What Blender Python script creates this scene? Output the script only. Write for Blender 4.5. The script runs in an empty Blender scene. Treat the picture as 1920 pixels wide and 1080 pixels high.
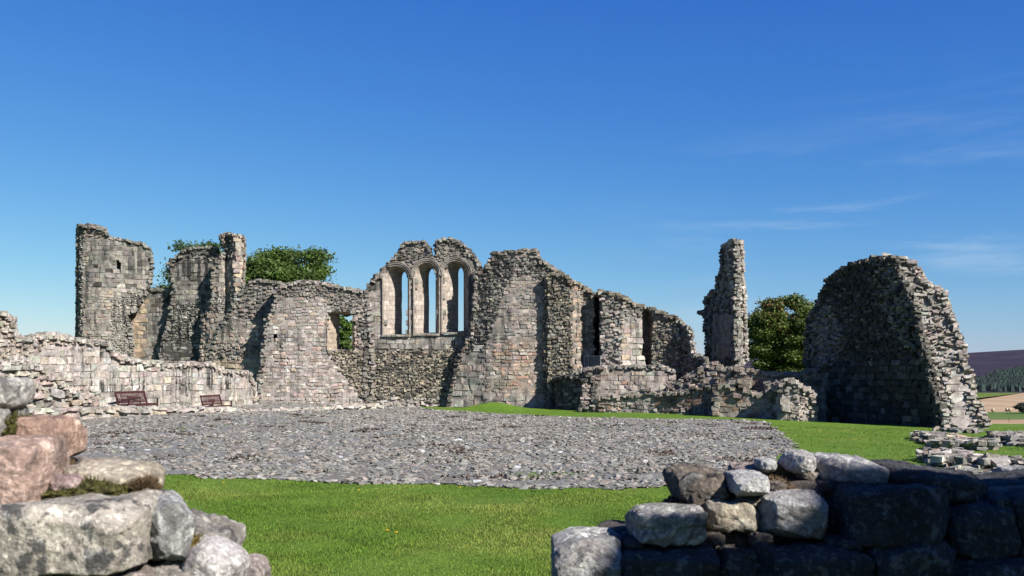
# ruined castle court under a deep blue sky
SKY_STR, SUN_E, EXPO, KA = .05, 5.0, 1.3, .61
AIR = 0.7e-5
import bpy, math, zlib
import numpy as np
from mathutils import Vector, Matrix

sc = bpy.context.scene
COL = sc.collection
R = np.random.default_rng

# ------------------------------------------------------------------ camera model
LENS, SENS, IW, IH = 35.0, 36.0, 1920.0, 1080.0
FPX = LENS / SENS * IW
HORY = 700.0                                   # eye level line of the picture
EYE = np.array([0.0, 0.0, 2.0])

def ray(px, py):
    return np.array([(px - IW / 2) / FPX, 1.0, (HORY - py) / FPX])

def P(px, py, d):
    v = ray(px, py)
    return EYE + v * (d / v[1])

# sun: from the right and behind the viewer
SUN = np.array([0.75, -0.66, 0.0]); EL = math.radians(37)
SUN = np.array([SUN[0] * math.cos(EL), SUN[1] * math.cos(EL), math.sin(EL)]); SUN /= np.linalg.norm(SUN)

# ------------------------------------------------------------------ noise
def _hash(i, j, k):
    n = (i * 374761393 + j * 668265263 + k * 2147483647 + 1013904223) & 0xFFFFFFFF
    n = ((n ^ (n >> 13)) * 1274126177) & 0xFFFFFFFF
    return ((n ^ (n >> 16)) & 0xFFFF) / 65535.0

def vnoise(p):
    p = np.asarray(p, float)
    i = np.floor(p).astype(np.int64); f = p - i; f = f * f * (3 - 2 * f)
    o = 0
    for a in (0, 1):
        for b in (0, 1):
            for c in (0, 1):
                w = (f[..., 0] if a else 1 - f[..., 0]) * (f[..., 1] if b else 1 - f[..., 1]) * (f[..., 2] if c else 1 - f[..., 2])
                o = o + w * _hash(i[..., 0] + a, i[..., 1] + b, i[..., 2] + c)
    return o * 2 - 1

def fbm(p, oct=4):
    o = 0; a = 1; s = 0
    for k in range(oct):
        o = o + a * vnoise(np.asarray(p) * 2 ** k + 17.3 * k); s += a; a *= .5
    return o / s

def sstep(a, b, x):
    t = np.clip((np.asarray(x, float) - a) / (b - a), 0, 1); return t * t * (3 - 2 * t)

# ------------------------------------------------------------------ ground height
def gz(x, y):
    x = np.asarray(x, float); y = np.asarray(y, float)
    z = 0.27 * sstep(24, 42, y) * (1 - sstep(-14, -7, x))
    z = z - 0.2 * sstep(8, 16, x) * sstep(24, 36, y)
    z = z + 0.06 * sstep(46, 54, y)
    z = z + 0.42 * np.exp(-(((x + 1.0) / 1.4) ** 2 + ((y - 53.2) / 1.0) ** 2))
    z = z - np.where(x > 12, 1, 0) * sstep(12, 22, x) * np.clip(y - 43.5, 0, 75) * 0.36
    z = z - np.clip(y - 95, 0, 60) * 0.45 * (1 - sstep(12, 22, x))
    return z + 0.015 * vnoise(np.stack([x * .5, y * .5, x * 0], -1))

# ------------------------------------------------------------------ meshes
class Acc:
    """Collects vertices, faces and a colour per vertex; build() links them as ONE mesh object."""
    def __init__(s): s.v = []; s.q = []; s.t = []; s.c = []; s.n = 0; s.sm = []; s.mq = []
    def add(s, v, q=None, t=None, col=(.3, .3, .3, 0), smooth=False, mat=0):
        v = np.asarray(v, float).reshape(-1, 3); c = np.asarray(col, float)
        if c.ndim == 1: c = np.tile(c, (len(v), 1))
        if q is not None and len(q):
            q = np.asarray(q).reshape(-1, 4); s.q.append(q + s.n); s.sm.append((len(q), smooth)); s.mq.append(np.full(len(q), mat))
        if t is not None and len(t):
            s.t.append((np.asarray(t).reshape(-1, 3) + s.n, smooth, mat))
        s.v.append(v); s.c.append(c); s.n += len(v)
    def build(s, name, mats, parent=None, base=None):
        v = np.concatenate(s.v); c = np.concatenate(s.c)
        b = np.zeros(3) if base is None else np.asarray(base, float)
        me = bpy.data.meshes.new(name)
        loops = []; tot = []; sm = []; mi = []
        if s.q:
            q = np.concatenate(s.q); loops.append(q.ravel()); tot.append(np.full(len(q), 4))
            for (k, f) in s.sm: sm.append(np.full(k, f))
            mi += s.mq
        for (t, f, m) in s.t:
            loops.append(t.ravel()); tot.append(np.full(len(t), 3)); sm.append(np.full(len(t), f)); mi.append(np.full(len(t), m))
        loops = np.concatenate(loops).astype(np.int32); tot = np.concatenate(tot).astype(np.int32); sm = np.concatenate(sm).astype(bool)
        st = np.concatenate([[0], np.cumsum(tot)[:-1]]).astype(np.int32)
        me.vertices.add(len(v)); me.vertices.foreach_set('co', (v - b).astype(np.float32).ravel())
        me.loops.add(len(loops)); me.loops.foreach_set('vertex_index', loops)
        me.polygons.add(len(tot)); me.polygons.foreach_set('loop_start', st); me.polygons.foreach_set('loop_total', tot)
        me.polygons.foreach_set('use_smooth', sm)
        if not isinstance(mats, (list, tuple)): mats = [mats]
        for m in mats: me.materials.append(m)
        me.polygons.foreach_set('material_index', np.concatenate(mi).astype(np.int32))
        me.update(calc_edges=True)
        a = me.color_attributes.new('col', 'FLOAT_COLOR', 'POINT'); a.data.foreach_set('color', c.astype(np.float32).ravel())
        o = bpy.data.objects.new(name, me); COL.objects.link(o)
        if parent is not None:
            o.parent = parent
        else:
            o.location = b
        return o

def tag(o, label=None, cat=None, group=None, kind=None):
    if label: o['label'] = label
    if cat: o['category'] = cat; o['kind'] = 'thing'
    if group: o['group'] = group
    if kind: o['kind'] = kind
    return o

def empty(name, loc, label, cat, group=None, rz=0):
    o = bpy.data.objects.new(name, None); COL.objects.link(o); o.location = [float(q) for q in loc]; o.rotation_euler.z = rz
    o.empty_display_size = .2
    return tag(o, label, cat, group)

def copy_tree(o, parent=None):
    c = o.copy(); COL.objects.link(c)
    if parent is not None: c.parent = parent
    for ch in list(o.children): copy_tree(ch, c)
    return c

def cube_grid(n):
    """unit cube surface with n segments per edge, welded: verts in [-1,1], quads."""
    idx = {}; v = []; q = []
    def vid(p):
        k = tuple(int(round(a)) for a in p)
        if k not in idx: idx[k] = len(v); v.append([2 * a / n - 1 for a in k])
        return idx[k]
    for ax in range(3):
        for side in (0, n):
            for i in range(n):
                for j in range(n):
                    c = []
                    for (a, b) in ((0, 0), (1, 0), (1, 1), (0, 1)):
                        p = [0, 0, 0]; p[ax] = side; p[(ax + 1) % 3] = i + a; p[(ax + 2) % 3] = j + b
                        c.append(vid(p))
                    if side == 0: c = c[::-1]
                    q.append(c)
    return np.array(v, float), np.array(q)

CG = {n: cube_grid(n) for n in (2, 3, 26, 46)}

def box(acc, lo, hi, col=(.3, .3, .3, 0), M=None, bevel=0.0):
    lo = np.array(lo, float); hi = np.array(hi, float)
    v, q = CG[3] if bevel else (np.array([[x, y, z] for x in (-1, 1) for y in (-1, 1) for z in (-1, 1)], float),
                               np.array([[0, 1, 3, 2], [4, 6, 7, 5], [0, 4, 5, 1], [2, 3, 7, 6], [0, 2, 6, 4], [1, 5, 7, 3]]))
    h = (hi - lo) / 2
    if bevel:
        w = np.sign(v) * np.where(np.abs(v) < .9, np.maximum(h - bevel, h * .3) / h, 1)
        edge = (np.abs(v) > .9).sum(1)
        w = w * (1 - (edge[:, None] >= 2) * 0.3 * bevel / h)
        v = w
    p = v * h + (lo + hi) / 2
    if M is not None: p = p @ np.array(M)[:3, :3].T + np.array(M)[:3, 3]
    acc.add(p, q, col=col)

# stone templates: 56-vertex chamfered blocks, knocked about
def _templates():
    out = {}
    for key, rnd, jit in (('sharp', .10, .035), ('mid', .26, .07), ('round', .5, .12), ('slab', .3, .13)):
        L = []
        for k in range(14):
            rg = R(k * 7 + len(key))
            v = CG[3][0].copy()
            v = np.where(np.abs(v) < .5, np.sign(v) * .74, v)
            s = v / np.linalg.norm(v, axis=1, keepdims=True) * 1.18
            v = v * (1 - rnd) + s * rnd
            v = v + rg.normal(0, jit, v.shape)
            for c in range(3 if key != 'sharp' else 1):      # chopped corners
                n = rg.normal(0, 1, 3); n /= np.linalg.norm(n); lim = rg.uniform(.85, 1.15)
                d = v @ n; v = v - np.outer(np.clip(d - lim, 0, None), n)
            L.append(v)
        out[key] = np.array(L)
    return out
TPL = _templates()

def stones(acc, cen, ax, half, col, kind, rg):
    """cen (N,3), ax (N,3,3) rows = local axes, half (N,3), col (N,4)."""
    N = len(cen)
    if not N: return
    T = TPL[kind][rg.integers(0, 14, N)]                       # N,56,3
    flip = rg.choice([-1, 1], (N, 1, 1))
    T = T * np.concatenate([flip, np.ones((N, 1, 2))], -1)
    v = np.einsum('nvk,nkj->nvj', T * half[:, None, :], ax) + cen[:, None, :]
    q = CG[3][1]
    q = np.where(flip[:, 0, :][:, :, None] > 0, q[None], q[None, :, ::-1]) + (np.arange(N) * 56)[:, None, None]
    acc.add(v.reshape(-1, 3), q.reshape(-1, 4), col=np.repeat(col, 56, 0))

# ------------------------------------------------------------------ surfaces a wall face is laid on
class Ribbon:
    """vertical face along a plan polyline; pts = [(px at eye level, distance)] from left to right"""
    def __init__(s, pts, smooth=True):
        q = np.array([P(a, HORY, d)[:2] for a, d in pts])
        d0 = q[0] - q[1]; d1 = q[-1] - q[-2]
        s.p = np.vstack([q[0] + d0 / np.linalg.norm(d0) * 2.5, q, q[-1] + d1 / np.linalg.norm(d1) * 2.5])
        seg = np.diff(s.p, axis=0); s.L = np.linalg.norm(seg, axis=1); s.S = np.concatenate([[0], np.cumsum(s.L)]) - s.L[0]
        s.dir = seg / s.L[:, None]; s.smooth = smooth
        m = s.dir.mean(0); m /= np.linalg.norm(m)
        s.n0 = np.array([m[1], -m[0], 0.0]); s.mid = q.mean(0)
    def uv(s, px, py):
        r = ray(px, py); best = None
        for k in range(len(s.L)):
            A = s.p[k]; D = s.p[k + 1] - A
            M = np.array([[r[0], -D[0]], [r[1], -D[1]]])
            if abs(np.linalg.det(M)) < 1e-9: continue
            t, u = np.linalg.solve(M, A - EYE[:2])
            if t <= 0: continue
            miss = max(0, -u, u - 1) * s.L[k] + (0.001 + 0.3 * abs(u - (k == 0)) * s.L[k] if k in (0, len(s.L) - 1) else 0)
            if best is None or miss < best[0] - 1e-9: best = (miss, s.S[k] + np.clip(u, 0, 1) * s.L[k], EYE[2] + t * r[2])
        return best[1], best[2]
    def pos(s, a, t):
        return np.stack([np.interp(a, s.S, s.p[:, 0]), np.interp(a, s.S, s.p[:, 1]), np.asarray(t, float)], -1)
    def frame(s, a, t):
        mid = (s.S[:-1] + s.S[1:]) / 2
        if s.smooth:
            dx = np.interp(a, mid, s.dir[:, 0]); dy = np.interp(a, mid, s.dir[:, 1])
        else:
            k = np.clip(np.searchsorted(s.S, a) - 1, 0, len(s.L) - 1); dx, dy = s.dir[k, 0], s.dir[k, 1]
        l = np.hypot(dx, dy); dx, dy = dx / l, dy / l; z = np.zeros_like(dx)
        return np.stack([dx, dy, z], -1), np.stack([dy, -dx, z], -1), np.stack([z, z, z + 1], -1)

class Tilt:
    """leaning flat face through three points (px,py,d): two along the foot, one up the slope"""
    def __init__(s, a, b, c):
        a, b, c = P(*a), P(*b), P(*c)
        n = np.cross(b - a, c - a); n /= np.linalg.norm(n)
        if n @ (EYE - a) < 0: n = -n
        h = np.cross([0, 0, 1.0], n); h /= np.linalg.norm(h)
        t = np.cross(n, h); s.o, s.h, s.t, s.n = a, h, t, n
        s.mid = ((a + b) / 2)[:2]; s.n0 = np.array([n[0], n[1], 0]) / np.hypot(n[0], n[1])
    def uv(s, px, py):
        r = ray(px, py); k = ((s.o - EYE) @ s.n) / (r @ s.n); q = EYE + r * k - s.o
        return q @ s.h, q @ s.t
    def pos(s, a, t): return s.o + np.asarray(a)[..., None] * s.h + np.asarray(t)[..., None] * s.t
    def frame(s, a, t):
        k = np.asarray(a).shape + (3,)
        return np.broadcast_to(s.h, k), np.broadcast_to(s.n, k), np.broadcast_to(s.t, k)

def inside(poly, x, y):
    poly = np.asarray(poly); r = np.zeros(np.shape(x), bool); n = len(poly); j = n - 1
    for i in range(n):
        xi, yi = poly[i]; xj, yj = poly[j]
        if yi != yj:
            c = ((yi > y) != (yj > y)) & (x < (xj - xi) * (y - yi) / (yj - yi) + xi); r ^= c
        j = i
    return r

def dens(poly, step=10):
    out = []
    for (a, b) in zip(poly, list(poly[1:]) + [poly[0]]):
        k = max(1, int(math.hypot(b[0] - a[0], b[1] - a[1]) / step))
        for i in range(k): out.append((a[0] + (b[0] - a[0]) * i / k, a[1] + (b[1] - a[1]) * i / k))
    return out

# ------------------------------------------------------------------ masonry
PAL = {
    'pale':  [(.46, .42, .395), (.42, .385, .36), (.50, .46, .435), (.41, .355, .325), (.37, .35, .335), (.45, .375, .34)],
    'warm':  [(.42, .355, .315), (.38, .33, .295), (.43, .335, .285), (.35, .315, .285), (.32, .295, .275), (.40, .365, .335)],
    'pink':  [(.42, .295, .24), (.44, .325, .27), (.38, .315, .275), (.40, .265, .21), (.36, .32, .29), (.46, .36, .29)],
    'grey':  [(.31, .29, .272), (.35, .325, .302), (.27, .255, .24), (.38, .35, .322), (.23, .218, .203), (.33, .30, .272)],
    'dark':  [(.11, .105, .098), (.14, .134, .122), (.08, .077, .073), (.175, .165, .148), (.12, .11, .095), (.21, .196, .176)],
    'buff':  [(.48, .395, .315), (.46, .375, .30), (.50, .415, .335), (.44, .365, .305)],
    'tan':   [(.36, .315, .245), (.40, .355, .285), (.30, .265, .215), (.23, .20, .165), (.43, .39, .33), (.16, .145, .12)],
}
#          course h      width       protrusion    jit  rot   skip  shape
STY = {
    'ashlar': ((.25, .33), (.30, .62), (-.01, .025), .015, .008, .00, 'sharp'),
    'block':  ((.28, .40), (.38, .85), (-.01, .03), .02, .012, .01, 'sharp'),
    'course': ((.16, .27), (.20, .46), (-.012, .02), .025, .022, .005, 'mid'),
    'brick':  ((.16, .22), (.22, .48), (-.01, .03), .02, .03, .02, 'mid'),
    'rubble': ((.105, .17), (.11, .25), (-.01, .065), .04, .16, .05, 'round'),
    'rough':  ((.12, .21), (.13, .36), (-.01, .085), .06, .15, .04, 'mid'),
    'crag':   ((.11, .20), (.13, .38), (.00, .19), .08, .24, .08, 'mid'),
    'kerb':   ((.10, .16), (.30, .60), (.0, .03), .02, .03, .0, 'sharp'),
    'slab':   ((.11, .22), (.22, .70), (.00, .26), .09, .15, .08, 'slab'),
}
MORTAR = {'pale': (.38, .34, .31), 'warm': (.35, .305, .27), 'pink': (.35, .29, .25), 'grey': (.24, .225, .205), 'dark': (.085, .08, .072), 'buff': (.38, .32, .26), 'tan': (.25, .215, .17)}

def pick(pal, N, rg, var=.13):
    p = np.array(PAL[pal]); c = p[rg.integers(0, len(p), N)] * (1 + rg.normal(0, var, (N, 1))) * (1 + rg.normal(0, .03, (N, 3)))
    return np.clip(c, .03, .62) * KA * np.array([.985, 1.0, .955])

def face(surf, outline, styles, thick=1.2, extr=None, holes=(), edge='rough', edgepal=None, seed='w', cs=.14, foot=None, stain=.5, topdark=.35, raw=False):
    """One wall body: a core with thickness, faced with separate stones. outline, styles' regions and holes are traced as pixels and
    carried on to the face; returns {'facing': Acc of dressed stone, 'rubble': Acc of core, rubble and broken edge}"""
    rg = R(zlib.crc32(seed.encode()))
    conv = (lambda pl: np.array([surf.uv(a, b) for a, b in dens(pl)]))
    O = conv(outline); H = [conv(h) for h in holes]
    if extr is None:
        m = surf.mid; extr = np.array([m[0], m[1], 0]) / np.hypot(m[0], m[1])
    extr = np.asarray(extr, float)
    reg = []
    for st in styles:
        sty, pal, pl = st[:3]; extra = st[3] if len(st) > 3 else {}
        reg.append((sty, pal, None if pl is None else conv(pl), extra))
    ok = lambda a, t: inside(O, a, t) & ~np.logical_or.reduce([inside(h, a, t) for h in H] + [np.zeros(np.shape(a), bool)])
    a0, t0 = O.min(0); a1, t1 = O.max(0)
    dress, rub = [Acc() for _ in styles], Acc()
    def regidx(a, t):
        k = np.zeros(np.shape(a), int)
        for i, r in enumerate(reg):
            if r[2] is not None: k = np.where(inside(r[2], a, t), i, k)
        return k
    # top line: for darker weathered heads
    gx = np.linspace(a0, a1, 120); gt = np.linspace(t0, t1, 120)
    G = inside(O, *np.meshgrid(gx, gt, indexing='ij')); top = np.where(G.any(1), gt[119 - np.argmax(G[:, ::-1], axis=1)], t0)
    # core
    na = max(2, int((a1 - a0) / cs)); nt = max(2, int((t1 - t0) / cs))
    ea = np.linspace(a0, a1, na + 1); et = np.linspace(t0, t1, nt + 1)
    ca, ct = np.meshgrid((ea[1:] + ea[:-1]) / 2, (et[1:] + et[:-1]) / 2, indexing='ij')
    M = ok(ca, ct)
    va, vt = np.meshgrid(ea, et, indexing='ij')
    va2 = va + rg.uniform(-.3, .3, va.shape) * cs; vt2 = vt + rg.uniform(-.3, .3, vt.shape) * cs
    p = surf.pos(va2, vt2); n = surf.frame(va2, vt2)[1]
    ri = regidx(va, vt)
    rec = np.array([(.06 if r[0] in ('rubble', 'rough', 'slab', 'crag') else .026) for r in reg])[ri]
    front = p - n * (rec + .03 * vnoise(p * 2.3))[..., None]
    back = p + extr * (thick * (1 + .1 * vnoise(p * .7)))[..., None]
    mc = np.array([MORTAR[r[1]] for r in reg])[ri]; mc = np.concatenate([KA * mc * (1 + .12 * vnoise(p * 1.7))[..., None], np.full(mc.shape[:-1] + (1,), stain)], -1)
    W = nt + 1; nv = (na + 1) * W
    I, J = np.nonzero(M); v00 = I * W + J
    qs = [np.stack([v00, v00 + W, v00 + W + 1, v00 + 1], 1), np.stack([v00, v00 + 1, v00 + W + 1, v00 + W], 1) + nv]
    Mp = np.pad(M, 1)
    for di, dj in ((1, 0), (-1, 0), (0, 1), (0, -1)):
        nb = Mp[1 + di:1 + di + na, 1 + dj:1 + dj + nt]; I, J = np.nonzero(M & ~nb); v = I * W + J
        if di == 1: a, b = v + W, v + W + 1
        elif di == -1: a, b = v + 1, v
        elif dj == 1: a, b = v + W + 1, v + 1
        else: a, b = v, v + W
        qs.append(np.stack([b, a, a + nv, b + nv], 1))
    q = np.concatenate(qs); V = np.concatenate([front.reshape(-1, 3), back.reshape(-1, 3)]); C = np.concatenate([mc.reshape(-1, 4)] * 2)
    used = np.unique(q); remap = np.full(len(V), -1); remap[used] = np.arange(len(used))
    rub.add(V[used], remap[q], col=C[used])
    # facing stones
    for k, (sty, pal, pl, extra) in enumerate(reg):
        (h0, h1), (w0, w1), (p0, p1), jit, rot, skip, shp = STY[sty]
        sc_ = extra.get('scale', 1.0); h0, h1, w0, w1 = h0 * sc_, h1 * sc_, w0 * sc_, w1 * sc_
        if pl is None: b0, b1, c0, c1 = a0, a1, t0, t1
        else:
            b0, c0 = np.maximum(pl.min(0), (a0, t0)); b1, c1 = np.minimum(pl.max(0), (a1, t1))
        A = []
        t = c0 - rg.uniform(0, h0)
        while t < c1:
            h = rg.uniform(h0, h1); a = b0 - rg.uniform(0, w1)
            while a < b1:
                w = rg.uniform(w0, w1); hh = h * (1 if shp == 'sharp' else rg.uniform(.85, 1.0) if sty in ('course', 'brick') else rg.uniform(.62, 1.25))
                if shp == 'sharp' and rg.random() < .07: w *= .55
                A.append((a + w / 2, t + hh / 2, w, hh)); a += w
            t += h * (.93 if shp in ('round', 'slab') else 1)
        if not A: continue
        A = np.array(A); N = len(A)
        a = A[:, 0] + rg.normal(0, jit, N); t = A[:, 1] + rg.normal(0, jit * .7, N)
        t = t + .05 * vnoise(np.stack([a * .5, t * .5, a * 0 + 3], -1))       # courses wander a little
        keep = ok(a, t) & (regidx(a + rg.normal(0, .07, N), t + rg.normal(0, .07, N)) == k) & (rg.random(N) > skip * extra.get('skip', 1))
        a, t, w, h = a[keep], t[keep], A[keep, 2], A[keep, 3]; N = len(a)
        if not N: continue
        ex, en, et_ = surf.frame(a, t); th = rg.normal(0, rot, N)[:, None]
        e1 = ex * np.cos(th) + et_ * np.sin(th); e3 = -ex * np.sin(th) + et_ * np.cos(th)
        tl = rg.normal(0, rot * .8, (N, 2)); e2 = en + e1 * tl[:, :1] + e3 * tl[:, 1:]; e2 /= np.linalg.norm(e2, axis=1, keepdims=True)
        pr = rg.uniform(p0, p1, N) * extra.get('prot', 1.0); hd = np.maximum(.09, np.minimum(w, h) * .6) + pr * .4
        cen = surf.pos(a, t) + en * (pr - hd + extra.get('off', 0))[:, None]
        gap = .009 if shp == 'sharp' else (.004 if sty in ('course', 'brick') else .012)
        grow = 1.0 if shp in ('sharp', 'mid') else 1.06
        half = np.stack([w / 2 * grow - gap, hd, h / 2 * grow - gap], 1)
        col = pick(pal, N, rg)
        mixk = extra.get('mix')
        if mixk:
            m = rg.random(N) < mixk[1]; col[m] = pick(mixk[0], m.sum(), rg)
        dt = np.interp(a, gx, top) - t
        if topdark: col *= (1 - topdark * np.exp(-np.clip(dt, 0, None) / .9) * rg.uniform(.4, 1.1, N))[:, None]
        if 'tint' in extra: col *= np.array(extra['tint'])
        if 'patch' in extra: col *= (1 + extra['patch'] * fbm(np.stack([a * .45, t * .3, a * 0 + len(seed)], -1), 3))[:, None]
        stn = np.full((N, 1), extra.get('stain', stain))
        isd = shp == 'sharp' or sty in ('course', 'brick'); tgt = dress[k] if isd else rub
        if isd:                                   # stray single stones stay with the core
            lab = clusters(np.stack([a, t], 1), .50); cnt = np.bincount(lab); main = lab == np.argmax(cnt)
            if (~main).any(): stones(rub, cen[~main], np.stack([e1, e2, e3], 1)[~main], half[~main], np.concatenate([np.clip(col, .02, .6), stn], 1)[~main], shp, rg)
            cen, e1, e2, e3, half, col, stn = cen[main], e1[main], e2[main], e3[main], half[main], col[main], stn[main]
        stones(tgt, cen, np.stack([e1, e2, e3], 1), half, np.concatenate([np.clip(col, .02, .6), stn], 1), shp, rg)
    # broken edge: stones across the thickness all round, the foot left out
    if edge:
        (h0, h1), (w0, w1), _, _, _, _, shp = STY[edge]
        Q = np.concatenate([O] + H) if H and raw else O
        nx = np.roll(O, -1, 0); seg = nx - O; L = np.hypot(seg[:, 0], seg[:, 1])
        cl = np.concatenate([[0], np.cumsum(L)]); pos = np.arange(0, cl[-1], (w0 + w1) / 2 * .7)
        i = np.clip(np.searchsorted(cl, pos, 'right') - 1, 0, len(L) - 1); f = ((pos - cl[i]) / np.maximum(L[i], 1e-6))[:, None]
        e = O[i] + seg[i] * f; out = np.stack([seg[i, 1], -seg[i, 0]], 1) / np.maximum(L[i], 1e-6)[:, None]
        area = np.sum(O[:, 0] * nx[:, 1] - nx[:, 0] * O[:, 1])
        if area < 0: out = -out
        fl = t0 + .25 if foot is None else foot
        k = e[:, 1] > fl; e, out = e[k], out[k]
        lay = int(min(thick, 1.2) / .24) + 1
        e = np.repeat(e, lay, 0); out = np.repeat(out, lay, 0); d = np.tile(np.arange(lay), len(e) // lay) * .24
        N = len(e)
        if N:
            e = e + out * (.05 * vnoise(np.stack([e[:, 0] * 1.1, e[:, 1] * 1.1, d * .3], -1))[:, None] + rg.uniform(-.15, -.03, (N, 1))) + rg.normal(0, .035, (N, 2))
            w = rg.uniform(w0, w1, N); h = rg.uniform(h0, h1, N)
            ex, en, et_ = surf.frame(e[:, 0], e[:, 1]); th = rg.normal(0, .14, N)[:, None]
            e1 = ex * np.cos(th) + et_ * np.sin(th); e3 = -ex * np.sin(th) + et_ * np.cos(th)
            cen = surf.pos(e[:, 0], e[:, 1]) + extr * (d + rg.uniform(-.04, .1, N))[:, None]
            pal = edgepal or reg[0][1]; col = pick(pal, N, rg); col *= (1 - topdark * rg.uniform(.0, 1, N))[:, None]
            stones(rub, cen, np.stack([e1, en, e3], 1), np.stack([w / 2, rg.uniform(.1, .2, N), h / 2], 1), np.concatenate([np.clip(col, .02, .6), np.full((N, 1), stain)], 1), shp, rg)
    return dress, rub

def clusters(p, r):
    n = len(p); lab = np.arange(n)
    D = ((p[:, None, 0] - p[None, :, 0]) ** 2 + (p[:, None, 1] - p[None, :, 1]) ** 2) < r * r
    while True:
        new = np.array([lab[D[i]].min() for i in range(n)])
        new = np.minimum(new, new[new])
        if (new == lab).all(): return lab
        lab = new

def wall(name, label, cat, surf, outline, styles, group=None, names=('ashlar_cladding', 'rubble_masonry'), **kw):
    kw.setdefault('seed', name + label[:24])
    m = surf.mid; base = np.array([m[0], m[1], float(gz(m[0], m[1]))])
    e = empty(name, base, label, cat, group)
    d, r = face(surf, outline, styles, **kw)
    for x in d:
        if x.n: x.build(names[0], MAT['masonry'], e, base)
    r.build(names[1], MAT['masonry'], e, base)
    return e, base
# ------------------------------------------------------------------ materials
MAT = {}
def newmat(name):
    m = bpy.data.materials.new(name); m.use_nodes = True; nt = m.node_tree
    b = nt.nodes['Principled BSDF']; MAT[name] = m
    return m, nt, b
class N:
    def __init__(s, nt): s.nt = nt
    def __call__(s, t, **kw):
        n = s.nt.nodes.new(t)
        for k, v in kw.items():
            if k.startswith('i_'): n.inputs[k[2:].replace('_', ' ')].default_value = v
            else: setattr(n, k, v)
        return n
    def link(s, a, b): s.nt.links.new(a, b)
    def mix(s, f, a, b, mode='MIX'):
        n = s.nt.nodes.new('ShaderNodeMix'); n.data_type = 'RGBA'; n.blend_type = mode
        for k, v in ((0, f), (6, a), (7, b)):
            if hasattr(v, 'is_linked'): s.link(v, n.inputs[k])
            else: n.inputs[k].default_value = v if not isinstance(v, tuple) or len(v) == 4 else v + (1,)
        return n.outputs[2]
    def noise(s, vec, scale, det=4, rough=.55, out=0, dist=0):
        n = s.nt.nodes.new('ShaderNodeTexNoise'); n.inputs['Scale'].default_value = scale; n.inputs['Detail'].default_value = det; n.inputs['Roughness'].default_value = rough
        n.inputs['Distortion'].default_value = dist
        s.link(vec, n.inputs['Vector']); return n.outputs[out]
    def ramp(s, v, a, b, lo=0., hi=1.):
        n = s.nt.nodes.new('ShaderNodeMapRange'); n.interpolation_type = 'SMOOTHSTEP'
        n.inputs[1].default_value = a; n.inputs[2].default_value = b; n.inputs[3].default_value = lo; n.inputs[4].default_value = hi
        s.link(v, n.inputs[0]); return n.outputs[0]
    def math(s, op, a, b=0.):
        n = s.nt.nodes.new('ShaderNodeMath'); n.operation = op
        for k, v in ((0, a), (1, b)):
            if hasattr(v, 'is_linked'): s.link(v, n.inputs[k])
            else: n.inputs[k].default_value = v
        return n.outputs[0]
    def mapped(s, vec, scale=(1, 1, 1), rot=(0, 0, 0)):
        n = s.nt.nodes.new('ShaderNodeMapping'); n.inputs['Scale'].default_value = scale; n.inputs['Rotation'].default_value = rot
        s.link(vec, n.inputs[0]); return n.outputs[0]
    def bump(s, h, b, strength, dist=.02):
        n = s.nt.nodes.new('ShaderNodeBump'); n.inputs['Strength'].default_value = strength; n.inputs['Distance'].default_value = dist
        s.link(h, n.inputs['Height']); s.link(n.outputs[0], b.inputs['Normal'])

def m_masonry():
    m, nt, b = newmat('masonry'); g = N(nt)
    at = g('ShaderNodeAttribute', attribute_name='col'); pos = g('ShaderNodeNewGeometry').outputs['Position']
    c = at.outputs['Color']
    mott = g.noise(pos, 2.6, 6, .62)
    c = g.mix(1.0, c, g.mix(g.ramp(mott, .3, .7), (.62, .60, .58), (1.30, 1.28, 1.25)), 'MULTIPLY')
    fine = g.noise(pos, 14, 3, .6)
    c = g.mix(1.0, c, g.mix(g.ramp(fine, .3, .7), (.78, .78, .77), (1.2, 1.2, 1.2)), 'MULTIPLY')
    # rain streaks: dark, drawn out downwards
    sv = g.mapped(pos, (1.9, 1.9, .11)); s1 = g.ramp(g.noise(sv, 1.7, 4, .62), .485, .575)
    s2 = g.ramp(g.noise(pos, .5, 4, .55), .44, .60)
    k = g.math('MULTIPLY', g.math('MULTIPLY', s1, s2), at.outputs['Alpha'])
    c = g.mix(k, c, (.024, .023, .022))
    # pale lichen
    li = g.ramp(g.noise(pos, 5.5, 3, .6), .66, .74)
    c = g.mix(g.math('MULTIPLY', li, .55), c, (.34, .335, .31))
    g.link(c, b.inputs['Base Color']); b.inputs['Roughness'].default_value = .93; b.inputs['Specular IOR Level'].default_value = .2
    g.bump(g.noise(pos, 11, 5, .65), b, .4, .04)
m_masonry()

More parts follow.
